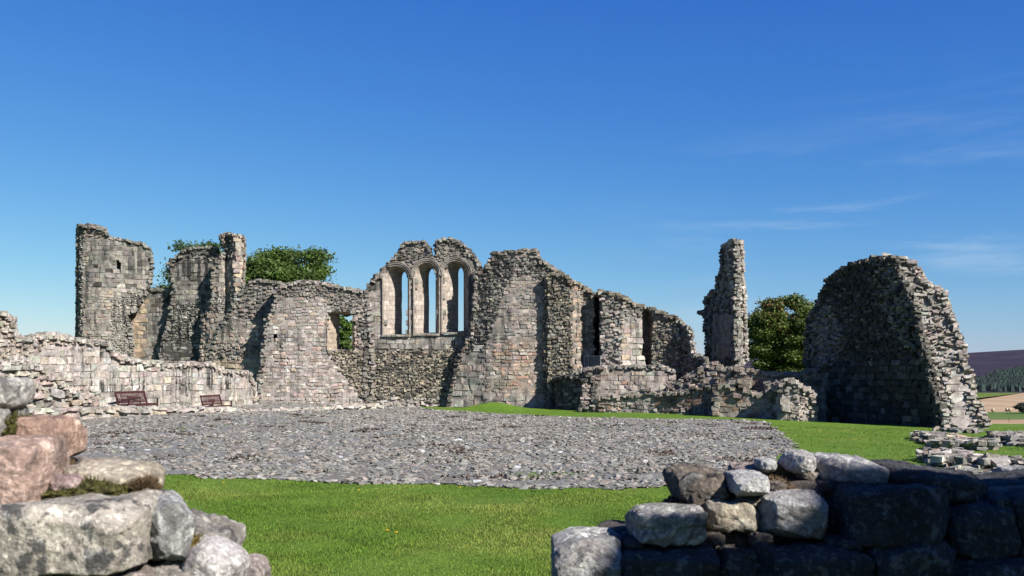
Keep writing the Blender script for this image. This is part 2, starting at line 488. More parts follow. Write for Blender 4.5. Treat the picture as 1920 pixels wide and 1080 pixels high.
def m_block():
    m, nt, b = newmat('weathered_block'); g = N(nt)      # close-by stones
    at = g('ShaderNodeAttribute', attribute_name='col'); pos = g('ShaderNodeNewGeometry').outputs['Position']
    c = at.outputs['Color']
    c = g.mix(1.0, c, g.mix(g.ramp(g.noise(pos, 5, 6, .65), .32, .68), (.55, .52, .5), (1.28, 1.27, 1.24)), 'MULTIPLY')
    c = g.mix(1.0, c, g.mix(g.ramp(g.noise(pos, 60, 5, .7), .3, .7), (.66, .65, .64), (1.25, 1.25, 1.25)), 'MULTIPLY')
    dk = g.math('MULTIPLY', g.ramp(g.noise(pos, 9, 7, .75, dist=.4), .51, .57), at.outputs['Alpha'])
    c = g.mix(dk, c, (.03, .03, .031))
    li = g.math('MAXIMUM', g.ramp(g.noise(pos, 13, 4, .6), .60, .625), g.math('MULTIPLY', g.ramp(g.noise(pos, 42, 3, .6), .58, .61), .7))
    c = g.mix(g.math('MULTIPLY', li, .75), c, g.mix(.2, g.mix(1.0, c, (2.1, 2.15, 2.1), 'MULTIPLY'), (.30, .30, .285)))
    ye = g.math('MULTIPLY', g.ramp(g.noise(pos, 8, 3, .6), .68, .74), g.ramp(g.noise(pos, 1.7, 2, .5), .5, .6))
    c = g.mix(g.math('MULTIPLY', ye, .7), c, (.28, .18, .05))
    g.link(c, b.inputs['Base Color']); b.inputs['Roughness'].default_value = .92; b.inputs['Specular IOR Level'].default_value = .25
    hh = g.math('ADD', g.noise(pos, 38, 6, .7), g.math('MULTIPLY', g.noise(pos, 9, 4, .6), 1.5))
    g.bump(hh, b, 1.0, .02)
m_block()

def m_grass():
    m, nt, b = newmat('lawn'); g = N(nt); pos = g('ShaderNodeNewGeometry').outputs['Position']
    c = g.mix(g.ramp(g.noise(pos, .35, 4, .6), .35, .65), (.070, .128, .012), (.098, .158, .015))
    c = g.mix(g.ramp(g.noise(pos, 3.0, 4, .65), .35, .7), c, (.055, .108, .010))
    c = g.mix(g.math('MULTIPLY', g.ramp(g.noise(pos, 1.1, 5, .7), .58, .72), .6), c, (.135, .15, .034))
    c = g.mix(1.0, c, g.mix(g.ramp(g.noise(g.mapped(pos, (1, 1, 1)), 40, 3, .6), .3, .7), (.6, .62, .55), (1.3, 1.3, 1.3)), 'MULTIPLY')
    g.link(c, b.inputs['Base Color']); b.inputs['Roughness'].default_value = .85; b.inputs['Specular IOR Level'].default_value = .15
    g.bump(g.noise(pos, 25, 4, .7), b, .8, .05)
m_grass()

def m_attr(name, rough=.9, noise=None, trans=0.0, spec=.2):
    m, nt, b = newmat(name); g = N(nt); c = g('ShaderNodeAttribute', attribute_name='col').outputs['Color']
    if noise:
        pos = g('ShaderNodeNewGeometry').outputs['Position']
        c = g.mix(1.0, c, g.mix(g.ramp(g.noise(pos, noise, 4, .6), .3, .7), (.7, .7, .7), (1.25, 1.25, 1.25)), 'MULTIPLY')
    g.link(c, b.inputs['Base Color']); b.inputs['Roughness'].default_value = rough; b.inputs['Specular IOR Level'].default_value = spec
    if trans:
        t = g('ShaderNodeBsdfTranslucent'); g.link(c, t.inputs['Color']); mx = g('ShaderNodeMixShader'); mx.inputs[0].default_value = trans
        g.link(b.outputs[0], mx.inputs[1]); g.link(t.outputs[0], mx.inputs[2]); g.link(mx.outputs[0], nt.nodes['Material Output'].inputs[0])
m_attr('grass_blade', .7, None, .35); m_attr('leaf', .55, None, .3, .3); m_attr('bark', .95, 6)
m_attr('cobble', .9, 9); m_attr('painted_wood', .6, 20, 0, .35); m_attr('metal', .5, 5, 0, .5); m_attr('moss', 1.0, 60); m_attr('plain', .9, 3)

def m_gravel():
    m, nt, b = newmat('gravel'); g = N(nt); pos = g('ShaderNodeNewGeometry').outputs['Position']
    c = g.mix(g.ramp(g.noise(pos, 28, 5, .7), .3, .7), (.105, .103, .096), (.185, .182, .172))
    c = g.mix(g.ramp(g.noise(pos, .5, 4, .6), .45, .65), c, (.13, .112, .095))
    c = g.mix(g.math('MULTIPLY', g.ramp(g.noise(pos, 1.1, 6, .72), .56, .66), .6), c, (.06, .040, .030))
    g.link(c, b.inputs['Base Color']); b.inputs['Roughness'].default_value = .95
    g.bump(g.noise(pos, 22, 5, .75), b, 1.0, .08)
m_gravel()

def m_dressed():
    m, nt, b = newmat('dressed_ashlar'); g = N(nt); pos = g('ShaderNodeNewGeometry').outputs['Position']
    at = g('ShaderNodeAttribute', attribute_name='col')
    sx = g('ShaderNodeSeparateXYZ'); g.link(pos, sx.inputs[0]); cx = g('ShaderNodeCombineXYZ')
    g.link(g.math('ADD', sx.outputs[0], g.math('MULTIPLY', sx.outputs[1], .9)), cx.inputs[0]); g.link(sx.outputs[2], cx.inputs[1])
    br = g('ShaderNodeTexBrick'); br.inputs['Scale'].default_value = 1.0; br.inputs['Brick Width'].default_value = .55; br.inputs['Row Height'].default_value = .27
    br.inputs['Mortar Size'].default_value = .012; br.inputs['Color1'].default_value = (1.12, 1.1, 1.06, 1); br.inputs['Color2'].default_value = (.82, .78, .76, 1); br.inputs['Mortar'].default_value = (.6, .56, .52, 1)
    g.link(cx.outputs[0], br.inputs['Vector'])
    c = g.mix(1.0, at.outputs['Color'], br.outputs['Color'], 'MULTIPLY')
    c = g.mix(1.0, c, g.mix(g.ramp(g.noise(pos, 4, 5, .65), .3, .7), (.72, .7, .68), (1.2, 1.2, 1.18)), 'MULTIPLY')
    s1 = g.ramp(g.noise(g.mapped(pos, (1.6, 1.6, .14)), 1.7, 4, .6), .55, .72)
    c = g.mix(g.math('MULTIPLY', s1, at.outputs['Alpha']), c, (.06, .056, .05))
    g.link(c, b.inputs['Base Color']); b.inputs['Roughness'].default_value = .92; b.inputs['Specular IOR Level'].default_value = .2
    g.bump(g.math('ADD', g.noise(pos, 14, 5, .65), br.outputs['Fac']), b, .35, .03)
m_dressed()

def m_field(name, c1, c2, sc_, stripe=0):
    m, nt, b = newmat(name); g = N(nt); pos = g('ShaderNodeNewGeometry').outputs['Position']
    v = g.mapped(pos, (1, .25, 1), (0, 0, .5)) if stripe else pos
    c = g.mix(g.ramp(g.noise(v, sc_, 5, .6), .35, .65), c1, c2)
    g.link(c, b.inputs['Base Color']); b.inputs['Roughness'].default_value = 1; b.inputs['Specular IOR Level'].default_value = 0
m_field('stubble', (.22, .155, .10), (.27, .195, .13), .03, 1)
m_field('pasture', (.06, .095, .032), (.075, .11, .038), .02)
m_field('heather', (.017, .015, .028), (.030, .024, .036), .012)
m_field('valley_grass', (.065, .10, .022), (.10, .12, .036), .01)

def m_air():
    m, nt, b = newmat('air'); g = N(nt); nt.nodes.remove(b); v = g('ShaderNodeVolumePrincipled'); v.inputs['Color'].default_value = (.80, .87, .95, 1); v.inputs['Density'].default_value = AIR
    g.link(v.outputs[0], nt.nodes['Material Output'].inputs['Volume'])
m_air()
# ------------------------------------------------------------------ the ruin, far pieces first
# far left round tower: curved dressed outer skin, torn open on its right
S_T1 = Ribbon([(143, 67.6), (145.5, 65.9), (148, 65.3), (152, 65.05), (172, 64.9), (190, 64.85), (206, 64.9), (230, 65.4), (262, 65.9), (290, 66.2)])
t1, t1b = wall('round_tower', 'tall round tower stump of dressed stone torn open on its right side', 'tower', S_T1,
     [(147, 430), (150, 422), (174, 420), (186, 424), (197, 428), (204, 444), (218, 446), (236, 450), (268, 456), (280, 465), (286, 481), (285, 516), (281, 541), (272, 556),
      (264, 570), (254, 585), (240, 592), (245, 615), (249, 640), (252, 720), (145, 720)],
     [('rubble', 'grey', None, {'patch': .5}), ('course', 'warm', [(140, 400), (206, 400), (206, 640), (203, 740), (130, 740)], {'mix': ('grey', .4), 'patch': .4}),
      ('ashlar', 'grey', [(168, 452), (285, 452), (285, 540), (240, 545), (210, 560), (206, 540), (168, 540)], {'mix': ('dark', .25), 'patch': .6, 'stain': .9}),
      ('rough', 'warm', [(140, 400), (206, 400), (206, 448), (140, 440)], {'mix': ('dark', .35)})],
     thick=1.6, stain=.8, holes=[[(217, 486), (226, 489), (229, 509), (224, 509), (217, 500)], [(246, 518), (250, 518), (250, 524), (246, 524)]])
S_IN = Ribbon([(225, 66.9), (268, 66.9), (330, 66.8)])
wall('curtain_wall', 'low grey stained wall between the two tower stumps, buff quoins at left', 'wall', S_IN,
     [(236, 560), (268, 545), (270, 541), (300, 540), (330, 543), (330, 720), (225, 720)],
     [('ashlar', 'grey', None, {'mix': ('dark', .3), 'patch': .4}), ('ashlar', 'buff', [(220, 530), (273, 530), (270, 720), (220, 720)], {'stain': .2, 'tint': (.92, .86, .8)})],
     thick=1.0, stain=.9, edge='course')
S_T2 = Ribbon([(296, 66.3), (345, 66.0), (412, 65.8)])
wall('tower_wall', 'tall dark broken tower wall with stepped head, tree showing on its left', 'tower', S_T2,
     [(318, 492), (321, 487), (331, 484), (338, 472), (346, 466), (362, 463), (402, 463), (409, 468), (408, 500), (408, 720), (296, 720), (299, 670), (304, 645), (318, 592), (324, 560), (322, 520)],
     [('rubble', 'grey', None, {'mix': ('dark', .4), 'patch': .4}), ('ashlar', 'grey', [(312, 486), (420, 486), (420, 566), (312, 566)], {'mix': ('dark', .35), 'patch': .5}),
      ('course', 'dark', [(290, 640), (420, 640), (420, 730), (290, 730)], {'mix': ('grey', .5)}), ('rough', 'grey', [(312, 455), (420, 455), (420, 488), (312, 488)], {'mix': ('dark', .3)})],
     thick=1.5, stain=1.0)
S_TU = Ribbon([(374, 65.5), (396, 64.95), (414, 64.9), (424, 65.35), (432, 64.85), (444, 64.6), (453, 65.0), (460, 66.0)])
wall('stair_turret', 'slender broken stair turret with an overhanging ragged top beside tree', 'tower', S_TU,
     [(400, 500), (408, 488), (413, 478), (424, 470), (418, 455), (414, 446), (414, 440), (422, 436), (430, 436), (437, 442), (449, 442), (456, 446), (457, 470), (456, 500), (453, 540), (451, 562), (460, 600), (470, 720), (374, 720), (378, 650), (381, 589), (390, 586), (392, 572), (398, 556), (397, 530)],
     [('ashlar', 'warm', None, {'mix': ('buff', .35), 'patch': .3}), ('rubble', 'grey', [(370, 553), (470, 548), (470, 590), (370, 590)], {}), ('rough', 'grey', [(405, 430), (440, 430), (436, 490), (405, 490)], {'mix': ('dark', .4)})],
     thick=1.3, stain=.45)
S_ST = Ribbon([(388, 59.4), (440, 58.9), (480, 58.65), (530, 58.6)])
wall('broken_wall', 'sloping broken wall stub with rubble core exposed, above the benches', 'wall', S_ST,
     [(456, 543), (464, 534), (472, 526), (500, 525), (530, 530), (530, 760), (393, 760), (395, 660), (402, 636), (409, 617), (423, 596), (438, 570)],
     [('rough', 'grey', None, {'mix': ('warm', .4)}), ('course', 'warm', [(390, 600), (440, 580), (462, 602), (530, 594), (530, 645), (470, 650), (390, 640)], {'patch': .4}),
      ('rough', 'warm', [(395, 645), (530, 640), (530, 674), (395, 674)], {'prot': 1.4}), ('ashlar', 'buff', [(385, 672), (530, 672), (530, 770), (385, 770)], {'tint': (.9, .88, .86)})],
     thick=1.4, stain=.7)

# hall wall with the small square-headed opening
S_B = Ribbon([(474, 57.5), (560, 57.3), (640, 57.3), (725, 57.4)])
OPEN_F = [(614, 586), (663, 586), (664, 656), (612, 657)]
OUT_B = [(481, 800), (484, 738), (488, 690), (491, 666), (495, 631), (502, 596), (512, 577), (518, 562), (514, 546), (525, 534), (546, 529), (574, 525), (595, 526), (623, 533), (651, 540), (680, 543), (690, 546), (692, 560), (700, 620), (702, 800)]
bw, bwb = wall('ruined_wall', 'broad coursed ruined wall with small ragged window and arrow slit', 'wall', S_B, OUT_B,
     [('course', 'pale', None, {'mix': ('warm', .4), 'patch': .35, 'stain': .9}), ('course', 'pale', [(470, 650), (640, 650), (690, 720), (700, 800), (470, 800)], {'mix': ('warm', .25), 'patch': .15, 'stain': .3, 'tint': (1.12, 1.08, 1.08)}),
      ('rubble', 'grey', [(505, 515), (700, 515), (700, 580), (663, 590), (620, 586), (612, 560), (512, 560)], {'mix': ('warm', .3)}),
      ('rubble', 'tan', [(612, 655), (700, 655), (720, 780), (690, 760), (640, 700)], {'prot': 1.1}), ('rough', 'warm', [(660, 575), (710, 570), (712, 658), (664, 658)], {}),
      ('ashlar', 'pale', [(684, 548), (712, 540), (712, 612), (684, 612)], {'stain': 1.0})],
     thick=1.3, holes=[OPEN_F, [(514.5, 627), (520.5, 627), (520.5, 646), (514.5, 646)]], stain=.6)

def loft(acc, F, Bk, steps, col, mat=0, smooth=False):
    F = np.asarray(F); Bk = np.asarray(Bk); n = len(F)
    g = np.array([F + (Bk - F) * (k / steps) for k in range(steps + 1)])
    q = [[k * n + i, k * n + (i + 1) % n, (k + 1) * n + (i + 1) % n, (k + 1) * n + i] for k in range(steps) for i in range(n)]
    acc.add(g.reshape(-1, 3), q, col=col, mat=mat, smooth=smooth)

def onface(surf, pts, depth):
    """pixel outline -> points on the face pushed back along its normal, still seen at those pixels"""
    out = []
    for (a, b) in pts:
        s, t = surf.uv(a, b); p = surf.pos(np.array(s), t); n = surf.frame(np.array(s), np.array(t))[1]
        r = ray(a, b); k = ((p - n * depth - EYE) @ n) / (r @ n); out.append(EYE + r * k)
    return np.array(out)

def sub(pl, k):
    pl = np.array(pl, float); o = []
    for a, b in zip(pl, np.roll(pl, -1, 0)):
        for i in range(k): o.append(a + (b - a) * i / k)
    return np.array(o)

a = Acc()
f = sub([(612.5, 657), (664, 656), (663.5, 585.5), (613.5, 585.5)], 6); bk = sub([(637, 655), (661, 655), (661, 591), (636, 590)], 6)
loft(a, onface(S_B, f, -.02) + R(3).normal(0, .02, (24, 3)), onface(S_B, bk, 1.25) + R(4).normal(0, .015, (24, 3)), 5, (.25, .21, .17, .3))
a.build('window_opening', MAT['dressed_ashlar'], bw, bwb)
for pl in ([(217, 486), (226, 489), (229, 509), (224, 509), (217, 500)], [(246, 518), (250, 518), (250, 524), (246, 524)]):
    a = Acc(); F_, B_ = onface(S_T1, np.array(pl, float), .02), onface(S_T1, np.array(pl, float), .6)
    loft(a, F_, B_, 1, (.10, .09, .08, .3)); n_ = len(pl); a.add(np.vstack([B_, B_.mean(0)]), t=[[i, (i + 1) % n_, n_] for i in range(n_)], col=(.08, .07, .06, 0))
    a.build('wall_recess', MAT['dressed_ashlar'], t1, t1b)
a = Acc()
f = np.array([(514.5, 646), (520.5, 646), (520.5, 627), (514.5, 627)], float)
F_, B_ = onface(S_B, f, .0), onface(S_B, f, .7)
loft(a, F_, B_, 1, (.09, .08, .07, .3)); a.add(B_, [[0, 1, 2, 3]], col=(.09, .08, .07, 0))
a.build('arrow_slit', MAT['dressed_ashlar'], bw, bwb)

# chapel gable with the three tall lancets
S_G = Ribbon([(680, 57.4), (800, 57.3), (930, 57.2)])
def arch(x0, x1, yb, ysp, yap, n=9, pw=2.0):
    xm = (x0 + x1) / 2; w = (x1 - x0) / 2
    pts = [(x0, yb + (ysp - yb) * k / 6) for k in range(6)]
    for k in range(2 * n + 1):
        th = math.pi * (1 - k / (2 * n)); c, s_ = math.cos(th), math.sin(th)
        pts.append((xm + w * math.copysign(abs(c) ** (2 / pw), c), ysp + (yap - ysp) * abs(s_) ** (2 / pw)))
    pts += [(x1, ysp + (yb - ysp) * (k + 1) / 6) for k in range(6)]
    return pts
LANC = [((719, 766, 628, 521, 499), (753.4, 764.4, 626, 521, 509)), ((777, 822, 626, 517, 493), (804.4, 816.8, 623.5, 517, 503.5)), ((829.5, 877.5, 623.5, 514, 490), (859.3, 869.6, 620.5, 514, 501.5))]
gb, gbb = wall('chapel_gable', 'broken chapel gable wall pierced by three tall round-headed lancets', 'wall', S_G,
     [(682, 800), (684, 546), (690, 542), (694, 529), (700, 520), (706, 515), (714, 513), (717, 503), (725, 497), (733, 489), (741, 478), (747, 469), (752, 460), (757, 453), (775, 450.5), (796, 451), (803, 459), (808, 465), (807.5, 482), (817.5, 482),
      (817.5, 455), (819, 450), (833, 448), (849, 448), (860, 451), (870, 457), (880, 467), (891, 480), (899, 491), (905, 501), (915, 520), (925, 640), (930, 800)],
     [('rough', 'grey', None, {'scale': .85, 'mix': ('warm', .3), 'prot': .5, 'patch': .3}), ('ashlar', 'grey', [(705, 500), (885, 485), (890, 660), (700, 660)], {'mix': ('warm', .35), 'patch': .3, 'stain': .9}),
      ('ashlar', 'pale', [(680, 548), (714, 545), (714, 625), (680, 625)], {'stain': .9, 'tint': (.85, .84, .83)}),
      ('rubble', 'tan', [(670, 657), (940, 652), (940, 754), (670, 757)], {'mix': ('dark', .35), 'patch': .5}), ('rough', 'pale', [(670, 750), (940, 748), (940, 810), (670, 810)], {'prot': .7})],
     holes=[arch(*[q + d for q, d in zip(l[0], (-1, 1, 1, 0, -1.5))]) for l in LANC], thick=1.3, stain=.7, topdark=.5)
def tube(acc, pts, r, k=8, col=(.3, .27, .24, .4), mat=0):
    p = np.asarray(pts, float); t = np.gradient(p, axis=0); t /= np.linalg.norm(t, axis=1, keepdims=True)
    ref = S_G.n0 if abs(t[:, 2]).mean() > .2 else np.array([0, 0, 1.0])
    a = np.cross(t, ref); a /= np.linalg.norm(a, axis=1, keepdims=True); b = np.cross(t, a)
    r = np.broadcast_to(np.asarray(r, float), (len(p),))
    th = np.arange(k) * 2 * math.pi / k
    v = p[:, None] + r[:, None, None] * (a[:, None] * np.cos(th)[None, :, None] + b[:, None] * np.sin(th)[None, :, None])
    q = [[i * k + j, i * k + (j + 1) % k, (i + 1) * k + (j + 1) % k, (i + 1) * k + j] for i in range(len(p) - 1) for j in range(k)]
    acc.add(v.reshape(-1, 3), q, col=col, smooth=True, mat=mat)
for li, (fo, bo) in enumerate(LANC):
    F0 = arch(*fo); B0 = arch(*bo, pw=1.7)
    rg = R(50 + li)
    w = bpy.data.objects.new('lancet_window', None); COL.objects.link(w); w.parent = gb
    a = Acc(); bp = onface(S_G, B0, 1.1); bp[:, 0] += .010 * rg.normal(0, 1, len(bp)) * (np.arange(len(bp)) < 7)
    loft(a, onface(S_G, F0, -.01), bp, 6, (.265, .236, .21, .6))
    loft(a, bp, bp + np.array([-.02, .22, 0]), 1, (.22, .19, .155, .2))
    a.build('splay', MAT['dressed_ashlar'], w, gbb)
    x0, x1, yb, ysp, yap = fo
    a = Acc()
    for off, rr, dp, cc in ((1.2, .055, -.03, .20), (4.4, .07, -.07, .17), (6.6, .045, -.12, .14)):
        A = arch(x0 - off, x1 + off, ysp + 4, ysp, yap - off * 1.15)[5:-5]
        tube(a, onface(S_G, A, dp), rr, 8, (cc, cc * .92, cc * .84, .5))
    a.build('hood_mould', MAT['dressed_ashlar'], w, gbb)
    a = Acc()
    for xx in (x0 - 1.6, x1 + 1.6):
        tube(a, onface(S_G, [(xx, yb + (ysp - yb) * k / 8) for k in range(9)], -.03), .055, 8, (.19, .168, .15, .6))
    a.build('jamb_shaft', MAT['dressed_ashlar'], w, gbb)
    a = Acc(); pts = onface(S_G, [(x0 - 3, yb + 1.3), (x1 + 3, yb + 1.3)], -.05)
    L = np.linspace(0, 1, 7)
    for k in range(6):
        c0 = pts[0] + (pts[1] - pts[0]) * (L[k] + L[k + 1]) / 2; sz = np.linalg.norm(pts[1] - pts[0]) / 12 - .008
        stones(a, c0[None], np.eye(3)[None], np.array([[sz, .09, .06]]), np.array([[.19, .175, .15, .5]]) * rg.uniform(.8, 1.15), 'sharp', rg)
    a.build('sill', MAT['masonry'], w, gbb)

# swelling mass of wall right of the lancets
S_M = Ribbon([(832, 56.9), (880, 56.45), (920, 56.0), (960, 55.75), (1020, 55.6), (1110, 55.5)])
wall('buttress', 'massive bulging wall with rubble head and pink blocks beside the lancets', 'wall', S_M,
     [(912, 500), (919, 488), (923, 481), (925, 473), (950, 471), (980, 468), (1007, 466), (1010, 478), (1014, 487), (1028, 494), (1040, 502), (1056, 513), (1073, 526), (1090, 535), (1104, 543), (1112, 552), (1112, 800), (836, 800), (841, 744), (852, 700), (858, 678), (868, 658), (880, 628), (887, 590), (889, 550), (890, 512), (903, 505)],
     [('course', 'warm', None, {'mix': ('grey', .35), 'patch': .4}), ('rubble', 'grey', [(880, 460), (1010, 460), (1120, 540), (1120, 570), (1040, 545), (985, 510), (950, 530), (935, 580), (915, 640), (890, 680), (830, 760), (820, 740)], {'mix': ('dark', .5), 'prot': 1.2}),
      ('course', 'pink', [(925, 650), (1030, 630), (1030, 800), (925, 800)], {'mix': ('warm', .35), 'patch': .3, 'stain': .25, 'tint': (1.14, 1.12, 1.1)}), ('brick', 'pale', [(915, 460), (1016, 460), (1016, 484), (915, 484)], {'tint': (.8, .8, .8)}),
      ('block', 'pale', [(830, 738), (1112, 742), (1112, 810), (830, 810)], {'tint': (.86, .84, .82)}), ('block', 'grey', [(858, 670), (900, 650), (905, 745), (850, 745)], {'mix': ('pale', .4)})],
     thick=1.6, stain=.55, topdark=.45)
S_N1 = Ribbon([(1020, 55.6), (1028, 55.1), (1072, 54.8), (1084, 55.0), (1092, 55.3), (1100, 57.2), (1124, 57.4), (1127, 54.4), (1165, 54.2), (1203, 54.3), (1206, 55.4), (1216, 55.3), (1224, 54.3), (1262, 54.0)], smooth=False)
wall('stepped_wall', 'long ruined wall stepping down to the right with deep dark doorway recess', 'wall', S_N1,
     [(1022, 548), (1028, 512), (1056, 512), (1073, 525), (1090, 534), (1103, 542), (1112, 552), (1124, 550), (1130, 547), (1145, 547), (1160, 552), (1173, 556), (1180, 564), (1207, 576), (1222, 578), (1237, 582), (1250, 588), (1263, 593), (1272, 600), (1275, 720), (1275, 790), (1022, 790)],
     [('rubble', 'tan', None, {'prot': 1.25, 'scale': 1.1, 'mix': ('grey', .3)}), ('course', 'pink', [(1071, 500), (1100, 500), (1094, 690), (1071, 690)], {'mix': ('grey', .5), 'tint': (.9, .88, .86)}),
      ('ashlar', 'pale', [(1166, 596), (1205, 590), (1205, 692), (1166, 692)], {'mix': ('buff', .2), 'stain': .6, 'tint': (1.15, 1.12, 1.1)}), ('rough', 'pale', [(1126, 545), (1168, 545), (1166, 692), (1126, 692)], {'mix': ('grey', .45), 'prot': 1.2}),
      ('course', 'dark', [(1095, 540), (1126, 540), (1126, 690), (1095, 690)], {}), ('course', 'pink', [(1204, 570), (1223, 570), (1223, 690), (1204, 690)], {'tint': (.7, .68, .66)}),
      ('rough', 'grey', [(1126, 540), (1280, 560), (1280, 598), (1168, 596)], {'mix': ('pale', .2)})],
     thick=1.4, stain=.45)
S_N4 = Ribbon([(1256, 54.6), (1262, 54.4), (1302, 52.8), (1328, 52.2)])
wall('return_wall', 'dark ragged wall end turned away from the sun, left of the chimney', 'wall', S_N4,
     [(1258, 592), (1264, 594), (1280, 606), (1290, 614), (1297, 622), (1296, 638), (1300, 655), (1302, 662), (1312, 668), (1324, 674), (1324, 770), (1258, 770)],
     [('rough', 'grey', None, {'mix': ('dark', .5), 'tint': (.7, .7, .7)})], thick=1.1, stain=.4)  # tint darkens the stones to deepen their own shadow
S_Q = Ribbon([(1036, 55.0), (1046, 53.6), (1062, 53.0), (1092, 51.9), (1114, 52.0)], smooth=False)
wall('low_wall', 'low blackened block of coursed stone at the foot of the buttress', 'wall', S_Q,
     [(1038, 714), (1050, 706), (1070, 704), (1092, 710), (1106, 700), (1114, 705), (1114, 790), (1038, 790)],
     [('course', 'dark', None, {'mix': ('grey', .3)}), ('rough', 'warm', [(1091, 690), (1120, 690), (1120, 790), (1091, 790)], {})], thick=2.2, stain=.7)  # dark stone colours carry the shade on this block
S_PL = Ribbon([(1078, 53.2), (1120, 52.7), (1200, 52.4), (1268, 52.4)])
wall('plinth', 'pale stained ashlar ledge below the stepped wall with the doorway', 'plinth', S_PL,
     [(1078, 700), (1095, 692), (1126, 687), (1150, 686), (1204, 686), (1246, 687), (1262, 692), (1266, 705), (1262, 720), (1266, 790), (1078, 790)],
     [('ashlar', 'pale', None, {'mix': ('pink', .1), 'stain': .8, 'scale': .85, 'tint': (1.14, 1.11, 1.1)}), ('rough', 'grey', [(1070, 680), (1128, 680), (1118, 745), (1070, 760)], {'mix': ('warm', .4)})], thick=1.5, stain=.6)
S_FW = Ribbon([(1084, 50.6), (1130, 50.0), (1165, 50.0), (1230, 49.4), (1300, 48.4), (1352, 47.8)])
wall('low_wall', 'low tumbled wall of mixed pink and grey rubble on the grass edge', 'wall', S_FW,
     [(1086, 768), (1092, 760), (1112, 757), (1118, 745), (1150, 738), (1160, 744), (1172, 739), (1200, 735), (1216, 731), (1228, 738), (1250, 736), (1290, 735), (1300, 727), (1325, 722), (1338, 730), (1346, 745), (1350, 790), (1086, 790)],
     [('rough', 'warm', None, {'mix': ('pink', .25)}), ('brick', 'pink', [(1225, 738), (1340, 738), (1340, 765), (1225, 765)], {'tint': (.7, .66, .64)}), ('course', 'pale', [(1165, 745), (1225, 740), (1225, 780), (1165, 780)], {'stain': .8})],
     thick=.8, stain=.5, edge='rough')
S_LG = Ribbon([(1242, 51.2), (1300, 50.7), (1358, 50.3)])
wall('rubble_bank', 'bank of loose rubble climbing to the foot of the chimney', 'rubble', S_LG,
     [(1244, 733), (1258, 722), (1272, 716), (1286, 706), (1300, 699), (1312, 690), (1324, 683), (1342, 681), (1352, 690), (1356, 740), (1356, 780), (1244, 780)],
     [('rough', 'warm', None, {'mix': ('grey', .5), 'prot': 1.4}), ('ashlar', 'pale', [(1326, 696), (1342, 696), (1342, 735), (1326, 735)], {})], thick=1.4, stain=.4)
# chimney stack
S_CL = Ribbon([(1312, 58.2), (1322, 57.2), (1376, 53.6)])
CH = [(1353, 480), (1354, 466), (1359, 456), (1366, 451), (1374, 449), (1379, 449.5), (1381, 520), (1380, 600), (1384, 720), (1322, 720), (1324, 675), (1323, 620), (1321, 590), (1313, 588), (1314, 584), (1322, 582), (1323, 558), (1332, 548), (1342, 539), (1346, 518), (1352, 510), (1353, 495)]
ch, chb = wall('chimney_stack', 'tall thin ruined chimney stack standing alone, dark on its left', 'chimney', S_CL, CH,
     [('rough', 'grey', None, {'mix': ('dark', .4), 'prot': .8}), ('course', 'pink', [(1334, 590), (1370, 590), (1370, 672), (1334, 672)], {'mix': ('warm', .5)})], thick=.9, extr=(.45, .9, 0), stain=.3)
S_CR = Ribbon([(1366, 53.75), (1376, 53.5), (1402, 54.4)])
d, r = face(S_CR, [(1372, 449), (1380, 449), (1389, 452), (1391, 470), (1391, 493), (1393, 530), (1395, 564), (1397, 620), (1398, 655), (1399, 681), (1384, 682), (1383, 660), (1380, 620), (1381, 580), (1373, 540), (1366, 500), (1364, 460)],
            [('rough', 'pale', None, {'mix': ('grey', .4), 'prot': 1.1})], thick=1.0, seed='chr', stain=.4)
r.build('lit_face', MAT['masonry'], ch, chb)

# lower court ruins at the right
S_R1 = Ribbon([(1330, 48.0), (1400, 47.4), (1470, 47.0), (1514, 46.8)])
wall('low_wall', 'low crumbling rear wall between the chimney and the great wall mass', 'wall', S_R1,
     [(1338, 700), (1346, 686), (1360, 690), (1375, 688), (1400, 692), (1430, 697), (1460, 700), (1490, 700), (1512, 700), (1512, 780), (1338, 780)],
     [('rough', 'warm', None, {'mix': ('grey', .5)}), ('course', 'pink', [(1340, 705), (1440, 706), (1440, 740), (1340, 740)], {'tint': (.75, .7, .68)})], thick=.9, stain=.6)
S_R2 = Ribbon([(1336, 46.5), (1390, 46.1), (1436, 45.8), (1468, 45.6)])
wall('low_wall', 'low front wall of squared blocks with an even top between rubble heaps', 'wall', S_R2,
     [(1338, 745), (1344, 737), (1352, 722), (1376, 716), (1378, 735), (1388, 735), (1390, 713), (1404, 711), (1406, 735), (1432, 735), (1436, 722), (1450, 718), (1466, 716), (1466, 800), (1338, 800)],
     [('course', 'warm', None, {'mix': ('pink', .35), 'tint': (.85, .82, .8)}), ('rough', 'grey', [(1434, 710), (1470, 710), (1470, 745), (1434, 745)], {'mix': ('pale', .4)})], thick=1.0, stain=.5, edge='course')
S_R3 = Ribbon([(1446, 45.9), (1456, 45.3), (1463, 44.5), (1495, 44.3), (1528, 44.5)], smooth=False)
wall('wall_end', 'squared rubble wall end with rounded head standing forward on the grass', 'wall', S_R3,
     [(1447, 735), (1456, 726), (1466, 719), (1478, 711), (1490, 714), (1504, 723), (1515, 728), (1527, 735), (1528, 800), (1461, 800), (1447, 800)],
     [('rough', 'pale', None, {'mix': ('warm', .35), 'prot': .6, 'scale': .8}), ('block', 'pale', [(1455, 735), (1470, 735), (1470, 800), (1455, 800)], {}), ('rough', 'grey', [(1440, 705), (1530, 705), (1530, 738), (1480, 738), (1440, 742)], {'mix': ('pale', .4)})], thick=1.6, stain=.45)
S_R4 = Ribbon([(1484, 47.4), (1530, 47.2), (1600, 47.0)])
